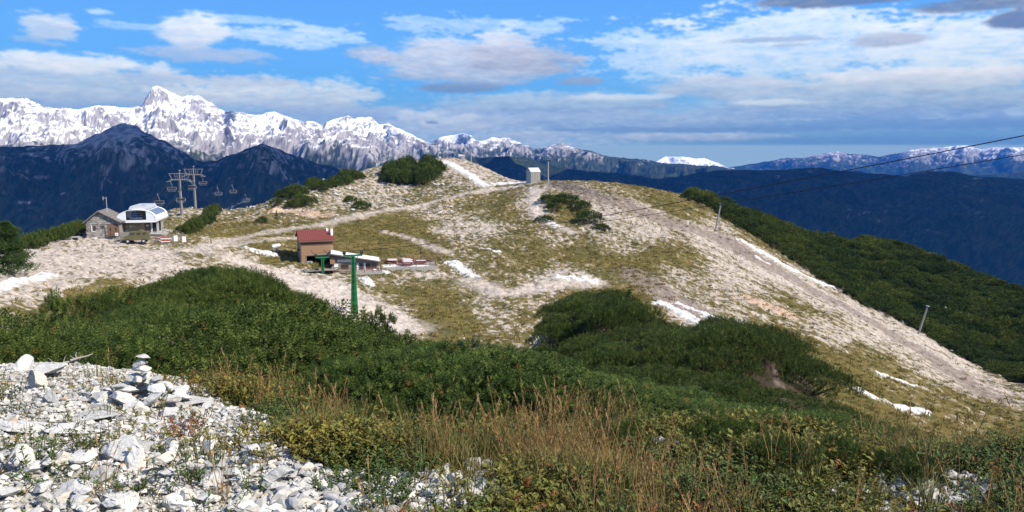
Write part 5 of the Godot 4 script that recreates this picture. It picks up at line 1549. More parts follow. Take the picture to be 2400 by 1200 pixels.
# ================================================================ the drag-lift station with its bar and terrace
func structure_materials() -> void:
	var grain := noise_texture(41, 0.02, 0.7, 1.05, 4)
	mat.timber = grained(paint(Color(0.35, 0.215, 0.125), 0.8), grain, 1.4, false)
	mat.timber_dark = grained(paint(Color(0.20, 0.125, 0.085), 0.85), grain, 1.4, false)
	mat.timber_grey = grained(paint(Color(0.27, 0.245, 0.22), 0.9), grain, 1.4, false)
	mat.timber_red = grained(paint(Color(0.22, 0.07, 0.06), 0.75), grain, 1.4, false)
	mat.red_roof = grained(paint(Color(0.22, 0.062, 0.055), 0.65), grain, 0.8, false)
	mat.snow = grained(paint(Color(0.86, 0.88, 0.91), 0.8), grain, 0.5, false)
	mat.snow.albedo_texture = noise_texture(43, 0.02, 0.92, 1.0, 4, 256)
	mat.white = paint(Color(0.66, 0.67, 0.69), 0.45)
	mat.white_panel = paint(Color(0.58, 0.61, 0.66), 0.4)
	mat.grey_metal = paint(Color(0.27, 0.28, 0.29), 0.5, 0.5)
	mat.light_metal = paint(Color(0.55, 0.57, 0.58), 0.4, 0.5)
	mat.dark_metal = paint(Color(0.05, 0.05, 0.055), 0.5, 0.4)
	mat.green = grained(paint(Color(0.02, 0.19, 0.065), 0.5), grain, 0.9, false)
	mat.concrete = grained(paint(Color(0.42, 0.41, 0.39), 0.95), grain, 0.7, false)
	mat.glass = paint(Color(0.03, 0.035, 0.04), 0.08, 0.0, 0.6)
	mat.olive = grained(paint(Color(0.14, 0.125, 0.06), 0.55), grain, 1.0, false)
	mat.rubber = paint(Color(0.025, 0.025, 0.025), 0.9)
	mat.tan_rock = grained(paint(Color(0.42, 0.33, 0.20), 0.95), noise_texture(44, 0.03, 0.6, 1.05), 0.6, false)
	mat.shingle = grained(paint(Color(0.30, 0.285, 0.27), 0.95), grain, 1.0, false)
	mat.cable = paint(Color(0.03, 0.03, 0.035), 0.6, 0.3)
	mat.slate = grained(paint(Color(0.20, 0.19, 0.185), 0.9), grain, 1.0, false)
	mat.house_stone = []
	for c in [Color(0.36, 0.345, 0.325), Color(0.29, 0.28, 0.265), Color(0.42, 0.40, 0.375), Color(0.25, 0.24, 0.23)]:
		mat.house_stone.append(grained(paint(c, 0.95), noise_texture(45, 0.04, 0.7, 1.05, 4, 256), 1.2, false))
	mat.red_paint = paint(Color(0.42, 0.03, 0.03), 0.6)
	mat.pane_blue = paint(Color(0.13, 0.15, 0.175), 0.2, 0.0, 0.5)
	mat.tower = grained(paint(Color(0.27, 0.265, 0.255), 0.6, 0.2), grain, 0.8, false)
	mat.pole = paint(Color(0.30, 0.30, 0.31), 0.5, 0.3)
	mat.light_roof = grained(paint(Color(0.52, 0.52, 0.51), 0.8), grain, 1.0, false)
	mat.hut_wall = grained(paint(Color(0.46, 0.45, 0.43), 0.95), grain, 0.9, false)
	mat.sand = grained(paint(Color(0.60, 0.43, 0.30), 0.95), grain, 0.6, false)
	mat.mint = paint(Color(0.45, 0.68, 0.58), 0.6)

func rail(parent: Node, pts: Array, height: float, rails: int, m: Material, gap := 1.6, board := 0.09) -> void:
	# posts with boards between them along a line
	for k in pts.size() - 1:
		var a: Vector3 = pts[k]
		var b: Vector3 = pts[k + 1]
		var n := maxi(1, roundi(a.distance_to(b) / gap))
		for i in n + 1:
			if i == n and k < pts.size() - 2:
				continue
			var p := a.lerp(b, i / float(n))
			boxed("post", p + Vector3(0, height * 0.5 - 0.1, 0), Vector3(0.10, height + 0.2, 0.10), m, parent)
		var out := (b - a).cross(Vector3.UP).normalized() * 0.07
		for j in rails:
			var g := Geo.new()
			var y := height * (j + 1.0) / rails - 0.06
			g.bar(a + Vector3(0, y, 0) - out, b + Vector3(0, y, 0) - out, 0.035, board)
			made("board", g, m, parent)

func build_station() -> void:
	structure_materials()
	rng.seed = 111
	var yaw := deg_to_rad(20.0)
	var o := thing("lift_station", "tall wooden lift station with a red metal roof and a dark garage opening", "lift station", ground_at(-37.3, -149.5, -0.15), yaw)
	# local: x right, z towards the viewer, front wall at z = 0
	var w := 6.1
	var eave := 4.85
	var deep := 7.0
	# walls: side walls and back in dark grey boards, front in warm boards laid flat
	var g := Geo.new()
	g.prism([Vector2(-0.01, -0.6), Vector2(deep, -0.6), Vector2(deep, eave - 0.1), Vector2(deep * 0.5, eave + 1.35), Vector2(-0.01, eave - 0.1)], -0.08, 0.08)
	for s in [-1, 1]:
		var side := made("side_wall", g, mat.timber_grey if s < 0 else mat.timber, o)
		side.transform = Transform3D(Basis(Vector3.UP, PI * 0.5), Vector3(s * (w * 0.5 - 0.08), 0, 0))
	boxed("back_wall", Vector3(0, eave * 0.5 - 0.3, -deep + 0.1), Vector3(w - 0.4, eave + 0.4, 0.16), mat.timber_grey, o)
	var open_l := -2.1
	var open_r := 2.45
	var open_h := 2.0
	var rows := 22
	for k in rows:
		var y0 := -0.5 + (eave + 0.4) * k / rows
		var hgt := (eave + 0.4) / rows
		var c := y0 + hgt * 0.5
		if c > open_h:
			boxed("plank", Vector3(0, c, 0.05 + 0.008 * (k % 2)), Vector3(w, hgt - 0.018, 0.06), mat.timber if k < rows - 4 else mat.timber_dark, o)
		else:
			boxed("plank", Vector3((-w * 0.5 + open_l) * 0.5, c, 0.05 + 0.008 * (k % 2)), Vector3(open_l + w * 0.5, hgt - 0.018, 0.06), mat.timber, o)
			boxed("plank", Vector3((w * 0.5 + open_r) * 0.5, c, 0.05 + 0.008 * (k % 2)), Vector3(w * 0.5 - open_r, hgt - 0.018, 0.06), mat.timber, o)
	boxed("lintel", Vector3((open_l + open_r) * 0.5, open_h + 0.08, 0.11), Vector3(open_r - open_l + 0.3, 0.16, 0.06), mat.timber_grey, o)
	for x in [open_l, open_r]:
		boxed("door_post", Vector3(x, open_h * 0.5 - 0.2, 0.11), Vector3(0.16, open_h + 0.5, 0.07), mat.timber_grey, o)
	boxed("corner_board", Vector3(-w * 0.5 + 0.09, eave * 0.5 - 0.3, 0.12), Vector3(0.2, eave + 0.3, 0.06), mat.timber_dark, o)
	boxed("garage_floor", Vector3(0, -0.2, -deep * 0.5), Vector3(w - 0.4, 0.2, deep - 0.4), mat.concrete, o)
	boxed("inner_wall", Vector3(0, 1.2, -6.2), Vector3(w - 0.4, 3.0, 0.1), mat.timber_grey, o)
	for k in 3:
		boxed("crate", Vector3(-1.35, 0.15 + k * 0.27, -0.9), Vector3(1.0, 0.16, 0.4), mat.white if k < 2 else mat.light_metal, o)
	# roof: two slopes with standing ribs
	var rise := 1.45
	var half := deep * 0.5
	for s in [1, -1]:
		var roof := Geo.new()
		var e := Vector3(0, eave, 0.55) if s > 0 else Vector3(0, eave, -deep - 0.55)
		var r := Vector3(0, eave + rise + 0.22, -half)
		var long := w + 0.7
		var slope := (r - e)
		var up := slope.cross(Vector3.LEFT if s > 0 else Vector3.RIGHT).normalized()
		if up.y < 0.0:
			up = -up
		roof.box((e + r) * 0.5, Vector3(long, 0.09, slope.length()), Basis(Vector3.RIGHT, up, Vector3.RIGHT.cross(up)))
		var slab := made("roof", roof, mat.red_roof, o)
		for k in 19:
			var rib := Geo.new()
			var x := -long * 0.5 + long * (k + 0.5) / 19.0
			rib.bar(e + up * 0.08 + Vector3(x, 0, 0), r + up * 0.08 + Vector3(x, 0, 0), 0.07, 0.09)
			made("rib", rib, mat.red_roof, slab)
	boxed("fascia", Vector3(0, eave - 0.14, 0.53), Vector3(w + 0.6, 0.2, 0.06), mat.timber_dark, o)
	for q in [[2.35, -2.9, 1.0], [3.0, -1.2, 0.75]]:
		boxed("chimney", Vector3(q[0], eave + 1.15, q[1]), Vector3(0.42, 1.5, 0.42), mat.white, o)
	boxed("floodlight", Vector3(-w * 0.5 - 0.35, 3.1, -0.6), Vector3(0.5, 0.4, 0.4), mat.dark_metal, o)
	boxed("lamp_arm", Vector3(-w * 0.5 - 0.1, 3.1, -0.6), Vector3(0.3, 0.06, 0.06), mat.dark_metal, o)
	boxed("corner_pier", Vector3(-w * 0.5 + 0.25, 0.0, 0.35), Vector3(0.55, 1.5, 0.4), mat.shingle, o)
	# ---- low bar beside it
	var bar := thing("ski_bar", "low bar with a snow-covered roof beside the red-roofed station", "bar", ground_at(-29.6, -147.2, -0.2), deg_to_rad(12.0))
	var bl := 8.6
	g = Geo.new()
	g.prism([Vector2(-bl * 0.5, -0.4), Vector2(bl * 0.5, -0.4), Vector2(bl * 0.5, 1.95), Vector2(-bl * 0.5, 3.55)], -4.6, 0.0)
	made("wall", g, mat.timber_grey, bar)
	g = Geo.new()
	var tilt := Basis(Vector3.BACK, -atan2(1.6, bl))
	g.box(Vector3(0.1, 2.93, -2.2), Vector3(bl + 1.0, 0.14, 6.2), tilt)
	var br := made("roof", g, mat.slate, bar)
	g = Geo.new()
	g.box(Vector3(0.05, 3.03, -1.9), Vector3(bl + 0.5, 0.09, 4.4), tilt)
	made("snow", g, mat.snow, br)
	boxed("sign_board", Vector3(-1.6, 2.35, 0.05), Vector3(3.4, 0.5, 0.06), mat.light_metal, bar)
	boxed("poster", Vector3(-3.55, 1.3, 0.05), Vector3(0.75, 0.95, 0.05), mat.white, bar)
	for q in [[-1.95, 1.45, 1.2], [-0.1, 0.55, 1.35], [1.15, 0.7, 1.35], [2.35, 0.9, 1.15]]:
		var win := boxed("window", Vector3(q[0], 1.25, 0.03), Vector3(q[1], q[2] * 0.85, 0.06), mat.timber_dark, bar)
		boxed("pane", Vector3(q[0], 1.25, 0.065), Vector3(q[1] - 0.16, q[2] * 0.85 - 0.16, 0.02), mat.glass, win)
	for x in [0.42, 1.75]:
		boxed("white_panel", Vector3(x, 1.15, 0.04), Vector3(0.35, 1.4, 0.05), mat.white_panel, bar)
	boxed("door", Vector3(3.45, 0.85, 0.04), Vector3(0.8, 1.75, 0.06), mat.timber_dark, bar)
	boxed("mint_board", Vector3(4.35, 0.8, 0.3), Vector3(0.4, 0.7, 0.06), mat.mint, bar)
	boxed("gable", Vector3(-4.15, 2.5, 0.25), Vector3(0.9, 1.3, 0.12), mat.timber, bar)
	boxed("timber_front", Vector3(-3.55, 0.2, 0.06), Vector3(1.5, 0.9, 0.06), mat.timber, bar)
	# ---- porch in front of the bar with its railing
	var porch := thing("porch", "wooden porch with red railing in front of the low bar", "porch", ground_at(-29.5, -145.6, 0.0), deg_to_rad(12.0))
	boxed("floor", Vector3(0.2, 0.0, 0.0), Vector3(9.6, 0.5, 2.6), mat.concrete, porch)
	rail(porch, [Vector3(-4.4, 0.25, 1.25), Vector3(5.0, 0.25, 1.25), Vector3(5.0, 0.25, -0.9)], 0.95, 3, mat.timber_red, 1.5)
	for k in 4:
		boxed("step", Vector3(-3.3 - k * 0.3, 0.1 - k * 0.18, 1.7), Vector3(0.32, 0.1, 0.8), mat.timber_red, porch)
	rail(porch, [Vector3(-4.6, -0.6, 2.1), Vector3(-3.0, 0.25, 2.1)], 0.9, 3, mat.timber_red, 0.9)
	# ---- terrace with rows of tables and benches
	var terrace := thing("terrace", "grey concrete terrace with red and brown railings right of the bar", "terrace", ground_at(-20.3, -153.2, 0.0), deg_to_rad(8.0))
	boxed("plinth", Vector3(0, -0.25, 0), Vector3(10.6, 1.0, 6.6), mat.concrete, terrace)
	g = Geo.new()
	g.box(Vector3(-3.6, 0.262, 1.9), Vector3(2.6, 0.03, 2.4))
	g.box(Vector3(1.9, 0.262, 2.6), Vector3(3.4, 0.03, 0.9))
	g.box(Vector3(-1.0, 0.262, -0.6), Vector3(6.0, 0.03, 0.5))
	made("snow", g, mat.snow, terrace)
	rail(terrace, [Vector3(-2.4, 0.25, 3.2), Vector3(5.2, 0.25, 3.2)], 0.9, 2, mat.timber_red, 1.9, 0.07)
	rail(terrace, [Vector3(-5.2, 0.25, -3.2), Vector3(-1.9, 0.25, -3.2)], 0.95, 3, mat.timber, 1.6)
	rail(terrace, [Vector3(-0.4, 0.25, -3.2), Vector3(2.6, 0.25, -3.2), Vector3(5.2, 0.25, 0.0), Vector3(5.2, 0.25, 3.2)], 1.35, 5, mat.timber, 1.5)
	var row := 0
	for q in [[-3.4, -2.2], [-0.6, -2.2], [-3.2, -0.9], [-0.2, -0.9], [2.4, -1.3], [-0.4, 0.5], [2.3, 0.3], [-0.2, 1.9]]:
		var where: Vector3 = terrace.transform * Vector3(q[0], 0.25, q[1])
		var t := thing("picnic_table", "%s red-brown picnic table in the %s row of the terrace" % [["first", "second", "first", "second", "third", "first", "second", "only"][row], ["back", "back", "second", "second", "second", "third", "third", "front"][row]], "table", where, terrace.rotation.y, "picnic tables on the terrace")
		boxed("table_top", Vector3(0, 0.72, 0), Vector3(2.3, 0.06, 0.75), mat.timber_red, t)
		for s in [-1, 1]:
			boxed("bench", Vector3(0, 0.42, s * 0.62), Vector3(2.3, 0.05, 0.28), mat.timber_red, t)
			boxed("leg", Vector3(s * 0.85, 0.36, 0), Vector3(0.08, 0.7, 0.5), mat.timber_red, t)
			boxed("cross_beam", Vector3(s * 0.85, 0.38, 0), Vector3(0.06, 0.08, 1.4), mat.timber_red, t)
		if row != 4:
			boxed("snow", Vector3(0.1, 0.765, -0.05), Vector3(1.8, 0.03, 0.5), mat.snow, t)
		row += 1
	var pole := thing("terrace_lamp", "short dark post with a ball top at the back corner of the terrace", "post", terrace.transform * Vector3(2.4, 0.25, -3.35))
	g = Geo.new()
	g.tube([Vector3(0, -0.4, 0), Vector3(0, 2.3, 0)], [0.05, 0.05], 6)
	g.tube([Vector3(0, 2.3, 0), Vector3(0, 2.38, 0), Vector3(0, 2.55, 0), Vector3(0, 2.62, 0)], [0.03, 0.13, 0.13, 0.03], 8)
	made("post", g, mat.dark_metal, pole)
	# ---- wooden ramp, benches and odds and ends before the garage
	var ramp := thing("loading_ramp", "pale plank ramp in front of the garage opening", "ramp", ground_at(-36.0, -144.2, 0.05), yaw)
	for k in 9:
		boxed("plank", Vector3(0.2, 0.18 - 0.03 * k, 2.2 - k * 0.42 + 1.2), Vector3(5.6, 0.07, 0.38), mat.timber_grey, ramp)
	for q in [[-32.4, -143.4, "left"], [-30.6, -142.9, "right"]]:
		var b := thing("bench", "%s weathered bench below the porch" % q[2], "bench", ground_at(q[0], q[1], 0.0), deg_to_rad(12.0), "benches below the porch")
		boxed("seat", Vector3(0, 0.45, 0), Vector3(1.7, 0.07, 0.36), mat.timber_grey, b)
		boxed("backrest", Vector3(0, 0.8, -0.2), Vector3(1.7, 0.22, 0.05), mat.timber_grey, b)
		for s in [-1, 1]:
			boxed("leg", Vector3(s * 0.7, 0.2, 0), Vector3(0.08, 0.5, 0.34), mat.timber_dark, b)
			boxed("back_post", Vector3(s * 0.7, 0.62, -0.24), Vector3(0.07, 0.6, 0.05), mat.timber_dark, b)
	var box := thing("control_box", "small brown control box left of the short green pylon", "box", ground_at(-35.6, -141.9, 0.0), yaw)
	boxed("case", Vector3(0, 0.55, 0), Vector3(0.7, 0.7, 0.5), mat.timber_dark, box)
	for s in [-1, 1]:
		boxed("leg", Vector3(s * 0.25, 0.1, 0), Vector3(0.08, 0.4, 0.3), mat.timber_grey, box)
	boxed("lid", Vector3(0, 0.93, 0), Vector3(0.8, 0.06, 0.6), mat.timber_grey, box)
	# ---- machine and tarpaulin in the shade left of the station
	var cart := thing("snow_cannon", "grey snow machine standing in the snow left of the station", "machine", ground_at(-46.3, -153.6, 0.0), deg_to_rad(30.0))
	g = Geo.new()
	g.tube([Vector3(-0.75, 1.2, 0), Vector3(-0.6, 1.25, 0), Vector3(0.5, 1.4, 0), Vector3(0.75, 1.42, 0)], [0.42, 0.5, 0.5, 0.4], 14)
	made("barrel", g, mat.light_metal, cart)
	boxed("frame", Vector3(0, 0.45, 0), Vector3(1.5, 0.1, 0.9), mat.dark_metal, cart)
	g = Geo.new()
	g.tube([Vector3(0, 0.45, 0), Vector3(0, 1.1, 0)], [0.09, 0.09], 8)
	made("stand", g, mat.dark_metal, cart)
	for s in [-1, 1]:
		g = Geo.new()
		g.tube([Vector3(0.3, 0.3, s * 0.5), Vector3(0.3, 0.3, s * 0.66)], [0.32, 0.32], 14)
		made("wheel", g, mat.rubber, cart)
	g = Geo.new()
	g.bar(Vector3(-0.7, 0.42, 0), Vector3(-1.7, 0.15, 0), 0.07, 0.07)
	made("drawbar", g, mat.dark_metal, cart)
	var tarp := thing("tarpaulin_heap", "crumpled pale green tarpaulin on the ground in the station's shade", "tarpaulin", ground_at(-43.0, -146.2, 0.1))
	part("cloth", tinted(rock_mesh(751, 2, 6), Color(0.42, 0.50, 0.47)), tarp, Transform3D(Basis.from_scale(Vector3(1.3, 0.5, 0.8)), Vector3.ZERO))

# ================================================================ drag-lift pylons
func t_pylon(o: Node3D, height: float, arm: float, foot: float) -> void:
	# a tapering four-legged lattice mast with a T-shaped arm and a pulley at each end
	var g := Geo.new()
	for sx in [-1, 1]:
		for sz in [-1, 1]:
			var leg := Geo.new()
			leg.bar(Vector3(sx * foot, -0.6, sz * foot), Vector3(sx * 0.17, height, sz * 0.17), 0.11, 0.11)
			made("leg", leg, mat.green, o)
	var steps := maxi(3, roundi(height / 0.85))
	for k in steps:
		var y0 := height * k / steps
		var y1 := height * (k + 1) / steps
		var a := lerpf(foot, 0.17, k / float(steps))
		var b := lerpf(foot, 0.17, (k + 1.0) / steps)
		for s in [-1, 1]:
			g.bar(Vector3(-a, y0, s * a), Vector3(b, y1, s * b), 0.05, 0.06)
			g.bar(Vector3(s * a, y0, -a), Vector3(s * b, y1, b), 0.05, 0.06)
			g.bar(Vector3(-b, y1, s * b), Vector3(b, y1, s * b), 0.05, 0.06)
		g.box(Vector3(0, (y0 + y1) * 0.5, 0), Vector3(a + b - 0.1, (y1 - y0) * 1.0, 0.03))
	made("lattice", g, mat.green, o)
	boxed("cross_arm", Vector3(0, height + 0.14, 0), Vector3(arm, 0.24, 0.28), mat.green, o)
	boxed("head_plate", Vector3(0, height + 0.05, 0), Vector3(0.75, 0.14, 0.5), mat.green, o)
	for s in [-1, 1]:
		var brace := Geo.new()
		brace.bar(Vector3(s * 0.2, height - 0.55, 0), Vector3(s * arm * 0.28, height + 0.05, 0), 0.09, 0.09)
		made("brace", brace, mat.green, o)
		var wheel := Geo.new()
		wheel.tube([Vector3(s * arm * 0.46, height + 0.5, -0.09), Vector3(s * arm * 0.46, height + 0.5, -0.05), Vector3(s * arm * 0.46, height + 0.5, 0.05), Vector3(s * arm * 0.46, height + 0.5, 0.09)], [0.27, 0.22, 0.22, 0.27], 14)
		made("pulley", wheel, mat.dark_metal, o)
		boxed("pulley_bracket", Vector3(s * arm * 0.46, height + 0.34, 0.14), Vector3(0.1, 0.4, 0.05), mat.dark_metal, o)

func sag(a: Vector3, b: Vector3, drop: float, n: int) -> Array:
	var out := []
	for k in n + 1:
		var t := k / float(n)
		out.append(a.lerp(b, t) + Vector3(0, -drop * 4.0 * t * (1.0 - t), 0))
	return out

func cable(called: String, pts: Array, radius: float, label: String, group := "") -> void:
	var g := Geo.new()
	var radii := []
	for p in pts:
		radii.append(radius)
	g.tube(pts, radii, 6)
	var o := made(numbered(called), g, mat.cable, self)
	tag(o, label, "cable", group)

func build_chairlift() -> void:
	rng.seed = 121
	# ---- green drag-lift pylons
	var near := thing("lift_pylon", "tall green T-shaped lattice pylon rising behind the thicket", "pylon", ground_at(-22.1, -108.5), deg_to_rad(11.0))
	t_pylon(near, 8.15, 2.6, 0.5)
	var small := thing("lift_pylon", "short green T-shaped pylon before the garage of the red-roofed station", "pylon", ground_at(-34.3, -141.2), deg_to_rad(14.0))
	t_pylon(small, 2.85, 2.5, 0.2)
	for s in [-1, 1]:
		var arm := Geo.new()
		arm.bar(Vector3(s * 1.15, 3.3, 0), Vector3(s * 1.15 - 0.9, 4.0, -2.2), 0.08, 0.08)
		made("guide_arm", arm, mat.dark_metal, small)
	# ---- chairlift top station
	var yaw := deg_to_rad(12.0)
	var o := thing("chairlift_station", "white rounded chairlift station hood on pillars above the car park", "chairlift station", ground_at(-72.0, -150.6, 0.25), yaw)
	# the hood: an arch drawn out to the back; local z = 0 is its front
	var base_y := 2.75
	var hw := 3.55
	var hh := 2.5
	var arch := []
	for k in 15:
		var a := PI * k / 14.0
		arch.append(Vector2(cos(a) * hw * (1.0 if absf(cos(a)) > 0.99 else 1.0), base_y + 0.35 + pow(sin(a), 0.75) * (hh - 0.35)))
	var outline := [Vector2(-hw * 0.97, base_y), Vector2(hw * 0.97, base_y)]
	outline.append_array(arch)
	var inner := []
	for p in outline:
		inner.append(Vector2(p.x * 0.955, base_y + 0.09 + (p.y - base_y) * 0.93))
	var long := 10.5
	# shell with a rim, open dark mouth in the front panel
	var g := Geo.new()
	for k in outline.size():
		var a: Vector2 = outline[k]
		var b: Vector2 = outline[(k + 1) % outline.size()]
		g.quad(Vector3(a.x, a.y, -long), Vector3(b.x, b.y, -long), Vector3(b.x, b.y, 0), Vector3(a.x, a.y, 0))
		var ia: Vector2 = inner[k]
		var ib: Vector2 = inner[(k + 1) % outline.size()]
		g.quad(Vector3(a.x, a.y, 0), Vector3(b.x, b.y, 0), Vector3(ib.x, ib.y, 0), Vector3(ia.x, ia.y, 0))
		g.quad(Vector3(ib.x, ib.y, -0.12), Vector3(ia.x, ia.y, -0.12), Vector3(ia.x, ia.y, 0), Vector3(ib.x, ib.y, 0))
		g.quad(Vector3(b.x, b.y, -long), Vector3(a.x, a.y, -long), Vector3(ia.x, ia.y, -long), Vector3(ib.x, ib.y, -long))
	made("hood", g, mat.white, o)
	g = Geo.new()
	var ml := -1.85
	var mr := 1.75
	var mb := base_y + 0.48
	var mt := base_y + 2.22
	var top := func(x: float) -> float:
		return base_y + 0.09 + (0.35 + pow(maxf(0.0, 1.0 - pow(x / (hw * 0.955), 2.0)), 0.375) * (hh - 0.35)) * 0.93
	var left := [Vector2(ml, base_y + 0.09)]
	var right := [Vector2(mr, base_y + 0.09)]
	var band := []
	for k in 9:
		var x: float = lerpf(ml, -hw * 0.93, k / 8.0)
		left.append(Vector2(x, top.call(x)))
	for k in 9:
		var x: float = lerpf(hw * 0.93, mr, k / 8.0)
		right.append(Vector2(x, top.call(x)))
	left.append(Vector2(-hw * 0.93, base_y + 0.09))
	left.reverse()
	right.insert(1, Vector2(hw * 0.93, base_y + 0.09))
	g.prism(left, -0.16, -0.06)
	g.prism(right, -0.16, -0.06)
	g.box(Vector3((ml + mr) * 0.5, (base_y + 0.09 + mb) * 0.5, -0.11), Vector3(mr - ml, mb - base_y - 0.09, 0.1))
	made("front_panel", g, mat.white_panel, o)
	boxed("mouth_frame", Vector3((ml + mr) * 0.5, mt + 0.06, -0.1), Vector3(mr - ml, 0.12, 0.12), mat.grey_metal, o)
	boxed("machine_room", Vector3((ml + mr) * 0.5, (mb + mt) * 0.5, -8.5), Vector3(mr - ml, mt - mb, 0.1), mat.grey_metal, o)
	for k in 3:
		boxed("machine_rail", Vector3(0.0, mb + 0.35 + k * 0.4, -1.2), Vector3(2.0, 0.09, 0.1), mat.grey_metal, o)
	boxed("drive", Vector3(1.2, mb + 0.5, -1.1), Vector3(0.5, 0.9, 0.6), mat.dark_metal, o)
	boxed("number_plate", Vector3(-2.15, base_y + 0.22, 0.02), Vector3(0.4, 0.42, 0.05), mat.grey_metal, o)
	g = Geo.new()
	g.prism([Vector2(-1.7, base_y + hh - 0.05), Vector2(1.9, base_y + hh - 0.05), Vector2(1.5, base_y + hh + 0.55), Vector2(-1.3, base_y + hh + 0.55)], -long + 1.4, -1.5)
	var hatch := made("roof_box", g, mat.light_metal, o)
	boxed("hatch", Vector3(0.5, base_y + hh + 0.57, -4.0), Vector3(0.5, 0.06, 0.5), mat.dark_metal, hatch)
	# glazed band along the right flank, in panes
	for k in 6:
		var a := 0.36
		var b := 0.98
		var z0 := -0.9 - k * (long - 1.8) / 6.0
		var z1 := z0 - (long - 1.8) / 6.0 + 0.12
		var pane := Geo.new()
		for q in 3:
			var t0 := lerpf(a, b, q / 3.0)
			var t1 := lerpf(a, b, (q + 1.0) / 3.0)
			var p0 := Vector2(cos(t0) * hw * 1.008, base_y + 0.36 + pow(sin(t0), 0.75) * (hh - 0.34))
			var p1 := Vector2(cos(t1) * hw * 1.008, base_y + 0.36 + pow(sin(t1), 0.75) * (hh - 0.34))
			pane.quad(Vector3(p0.x, p0.y, z0), Vector3(p0.x, p0.y, z1), Vector3(p1.x, p1.y, z1), Vector3(p1.x, p1.y, z0))
		made("pane", pane, mat.pane_blue, o)
	# below: platform, rock-faced cabin, door, pillars
	boxed("platform", Vector3(0.2, -0.25, -4.6), Vector3(8.6, 1.3, 9.6), mat.concrete, o)
	boxed("platform_edge", Vector3(0.2, 0.36, 0.24), Vector3(8.6, 0.16, 0.1), mat.dark_metal, o)
	var cabin := boxed("cabin_wall", Vector3(-0.9, 1.55, -3.0), Vector3(3.6, 2.3, 2.0), mat.tan_rock, o)
	for k in 9:
		part("facing_stone", rocks[k % 10], cabin, Transform3D(turned(k) * Basis.from_scale(Vector3(0.6, 0.42, 0.25)), Vector3(-2.3 + 0.7 * (k % 5), 0.9 + 1.0 * (k / 5), -2.0)))
	boxed("cabin_slot", Vector3(-0.8, 0.75, -1.93), Vector3(1.9, 0.28, 0.08), mat.timber_dark, o)
	var door := boxed("door", Vector3(1.4, 1.4, -2.2), Vector3(0.85, 2.0, 0.12), mat.timber_dark, o)
	boxed("door_window", Vector3(1.4, 1.95, -2.12), Vector3(0.45, 0.3, 0.04), mat.light_metal, door)
	for q in [[2.1, -2.4, 0.3], [3.0, -3.4, 0.34], [-2.9, -4.0, 0.34], [3.0, -7.4, 0.34], [-2.9, -7.4, 0.34]]:
		boxed("pillar", Vector3(q[0], 1.5, q[1]), Vector3(q[2], 2.5, q[2]), mat.light_metal, o)
	boxed("back_room", Vector3(0.0, 1.6, -6.6), Vector3(5.2, 2.3, 2.6), mat.dark_metal, o)
	# ---- two line towers and the ropes between them and the station
	var t1 := tower("first lattice-headed chairlift tower, nearer the station", ground_at(-79.6, -189.6), 8.9)
	var t2 := tower("second lattice-headed chairlift tower on the brow behind", ground_at(-84.2, -209.5), 9.4)
	for s in [-1, 1]:
		var from: Vector3 = o.transform * Vector3(s * 2.1, base_y + 0.9, -long + 0.3)
		var a: Vector3 = t1.transform * Vector3(s * 2.0, 8.6, 0)
		var b: Vector3 = t2.transform * Vector3(s * 2.0, 9.1, 0)
		var c := b + Vector3(s * 1.0 - 22.0, -40.0, -110.0)
		var side := "left" if s < 0 else "right"
		cable("haul_rope", sag(from, a, 0.3, 8) + sag(a, b, 0.15, 4).slice(1) + sag(b, c, 2.5, 10).slice(1), 0.035, "%s haul rope running over both chairlift towers" % side)
	var spots := [
		[from_to(o.transform * Vector3(-2.1, 3.6, -long), t1.transform * Vector3(-2.0, 8.6, 0), 0.55), "chair hanging on the rope between the station and the first tower, lower side"],
		[from_to(o.transform * Vector3(2.1, 3.6, -long), t1.transform * Vector3(2.0, 8.6, 0), 0.62), "chair hanging close to the foot of the first tower"],
		[t1.transform * Vector3(-2.0, 8.5, 0.8), "chair under the left arm of the first tower"],
		[from_to(t1.transform * Vector3(2.0, 8.6, 0), t2.transform * Vector3(2.0, 9.1, 0), 0.12), "chair under the right arm of the first tower"],
		[t2.transform * Vector3(2.0, 9.0, 0.6), "chair under the right arm of the second tower"],
		[t2.transform * Vector3(1.9, 4.6, -26.0), "chair half hidden by the post of the second tower"],
		[t2.transform * Vector3(6.6, 5.4, -22.0), "upper chair right of both towers over the valley"],
		[t2.transform * Vector3(9.2, 2.2, -30.0), "lower chair right of both towers above the brow"],
	]
	for q in spots:
		chair(q[0], q[1])

func from_to(a: Vector3, b: Vector3, t: float) -> Vector3:
	return a.lerp(b, t)

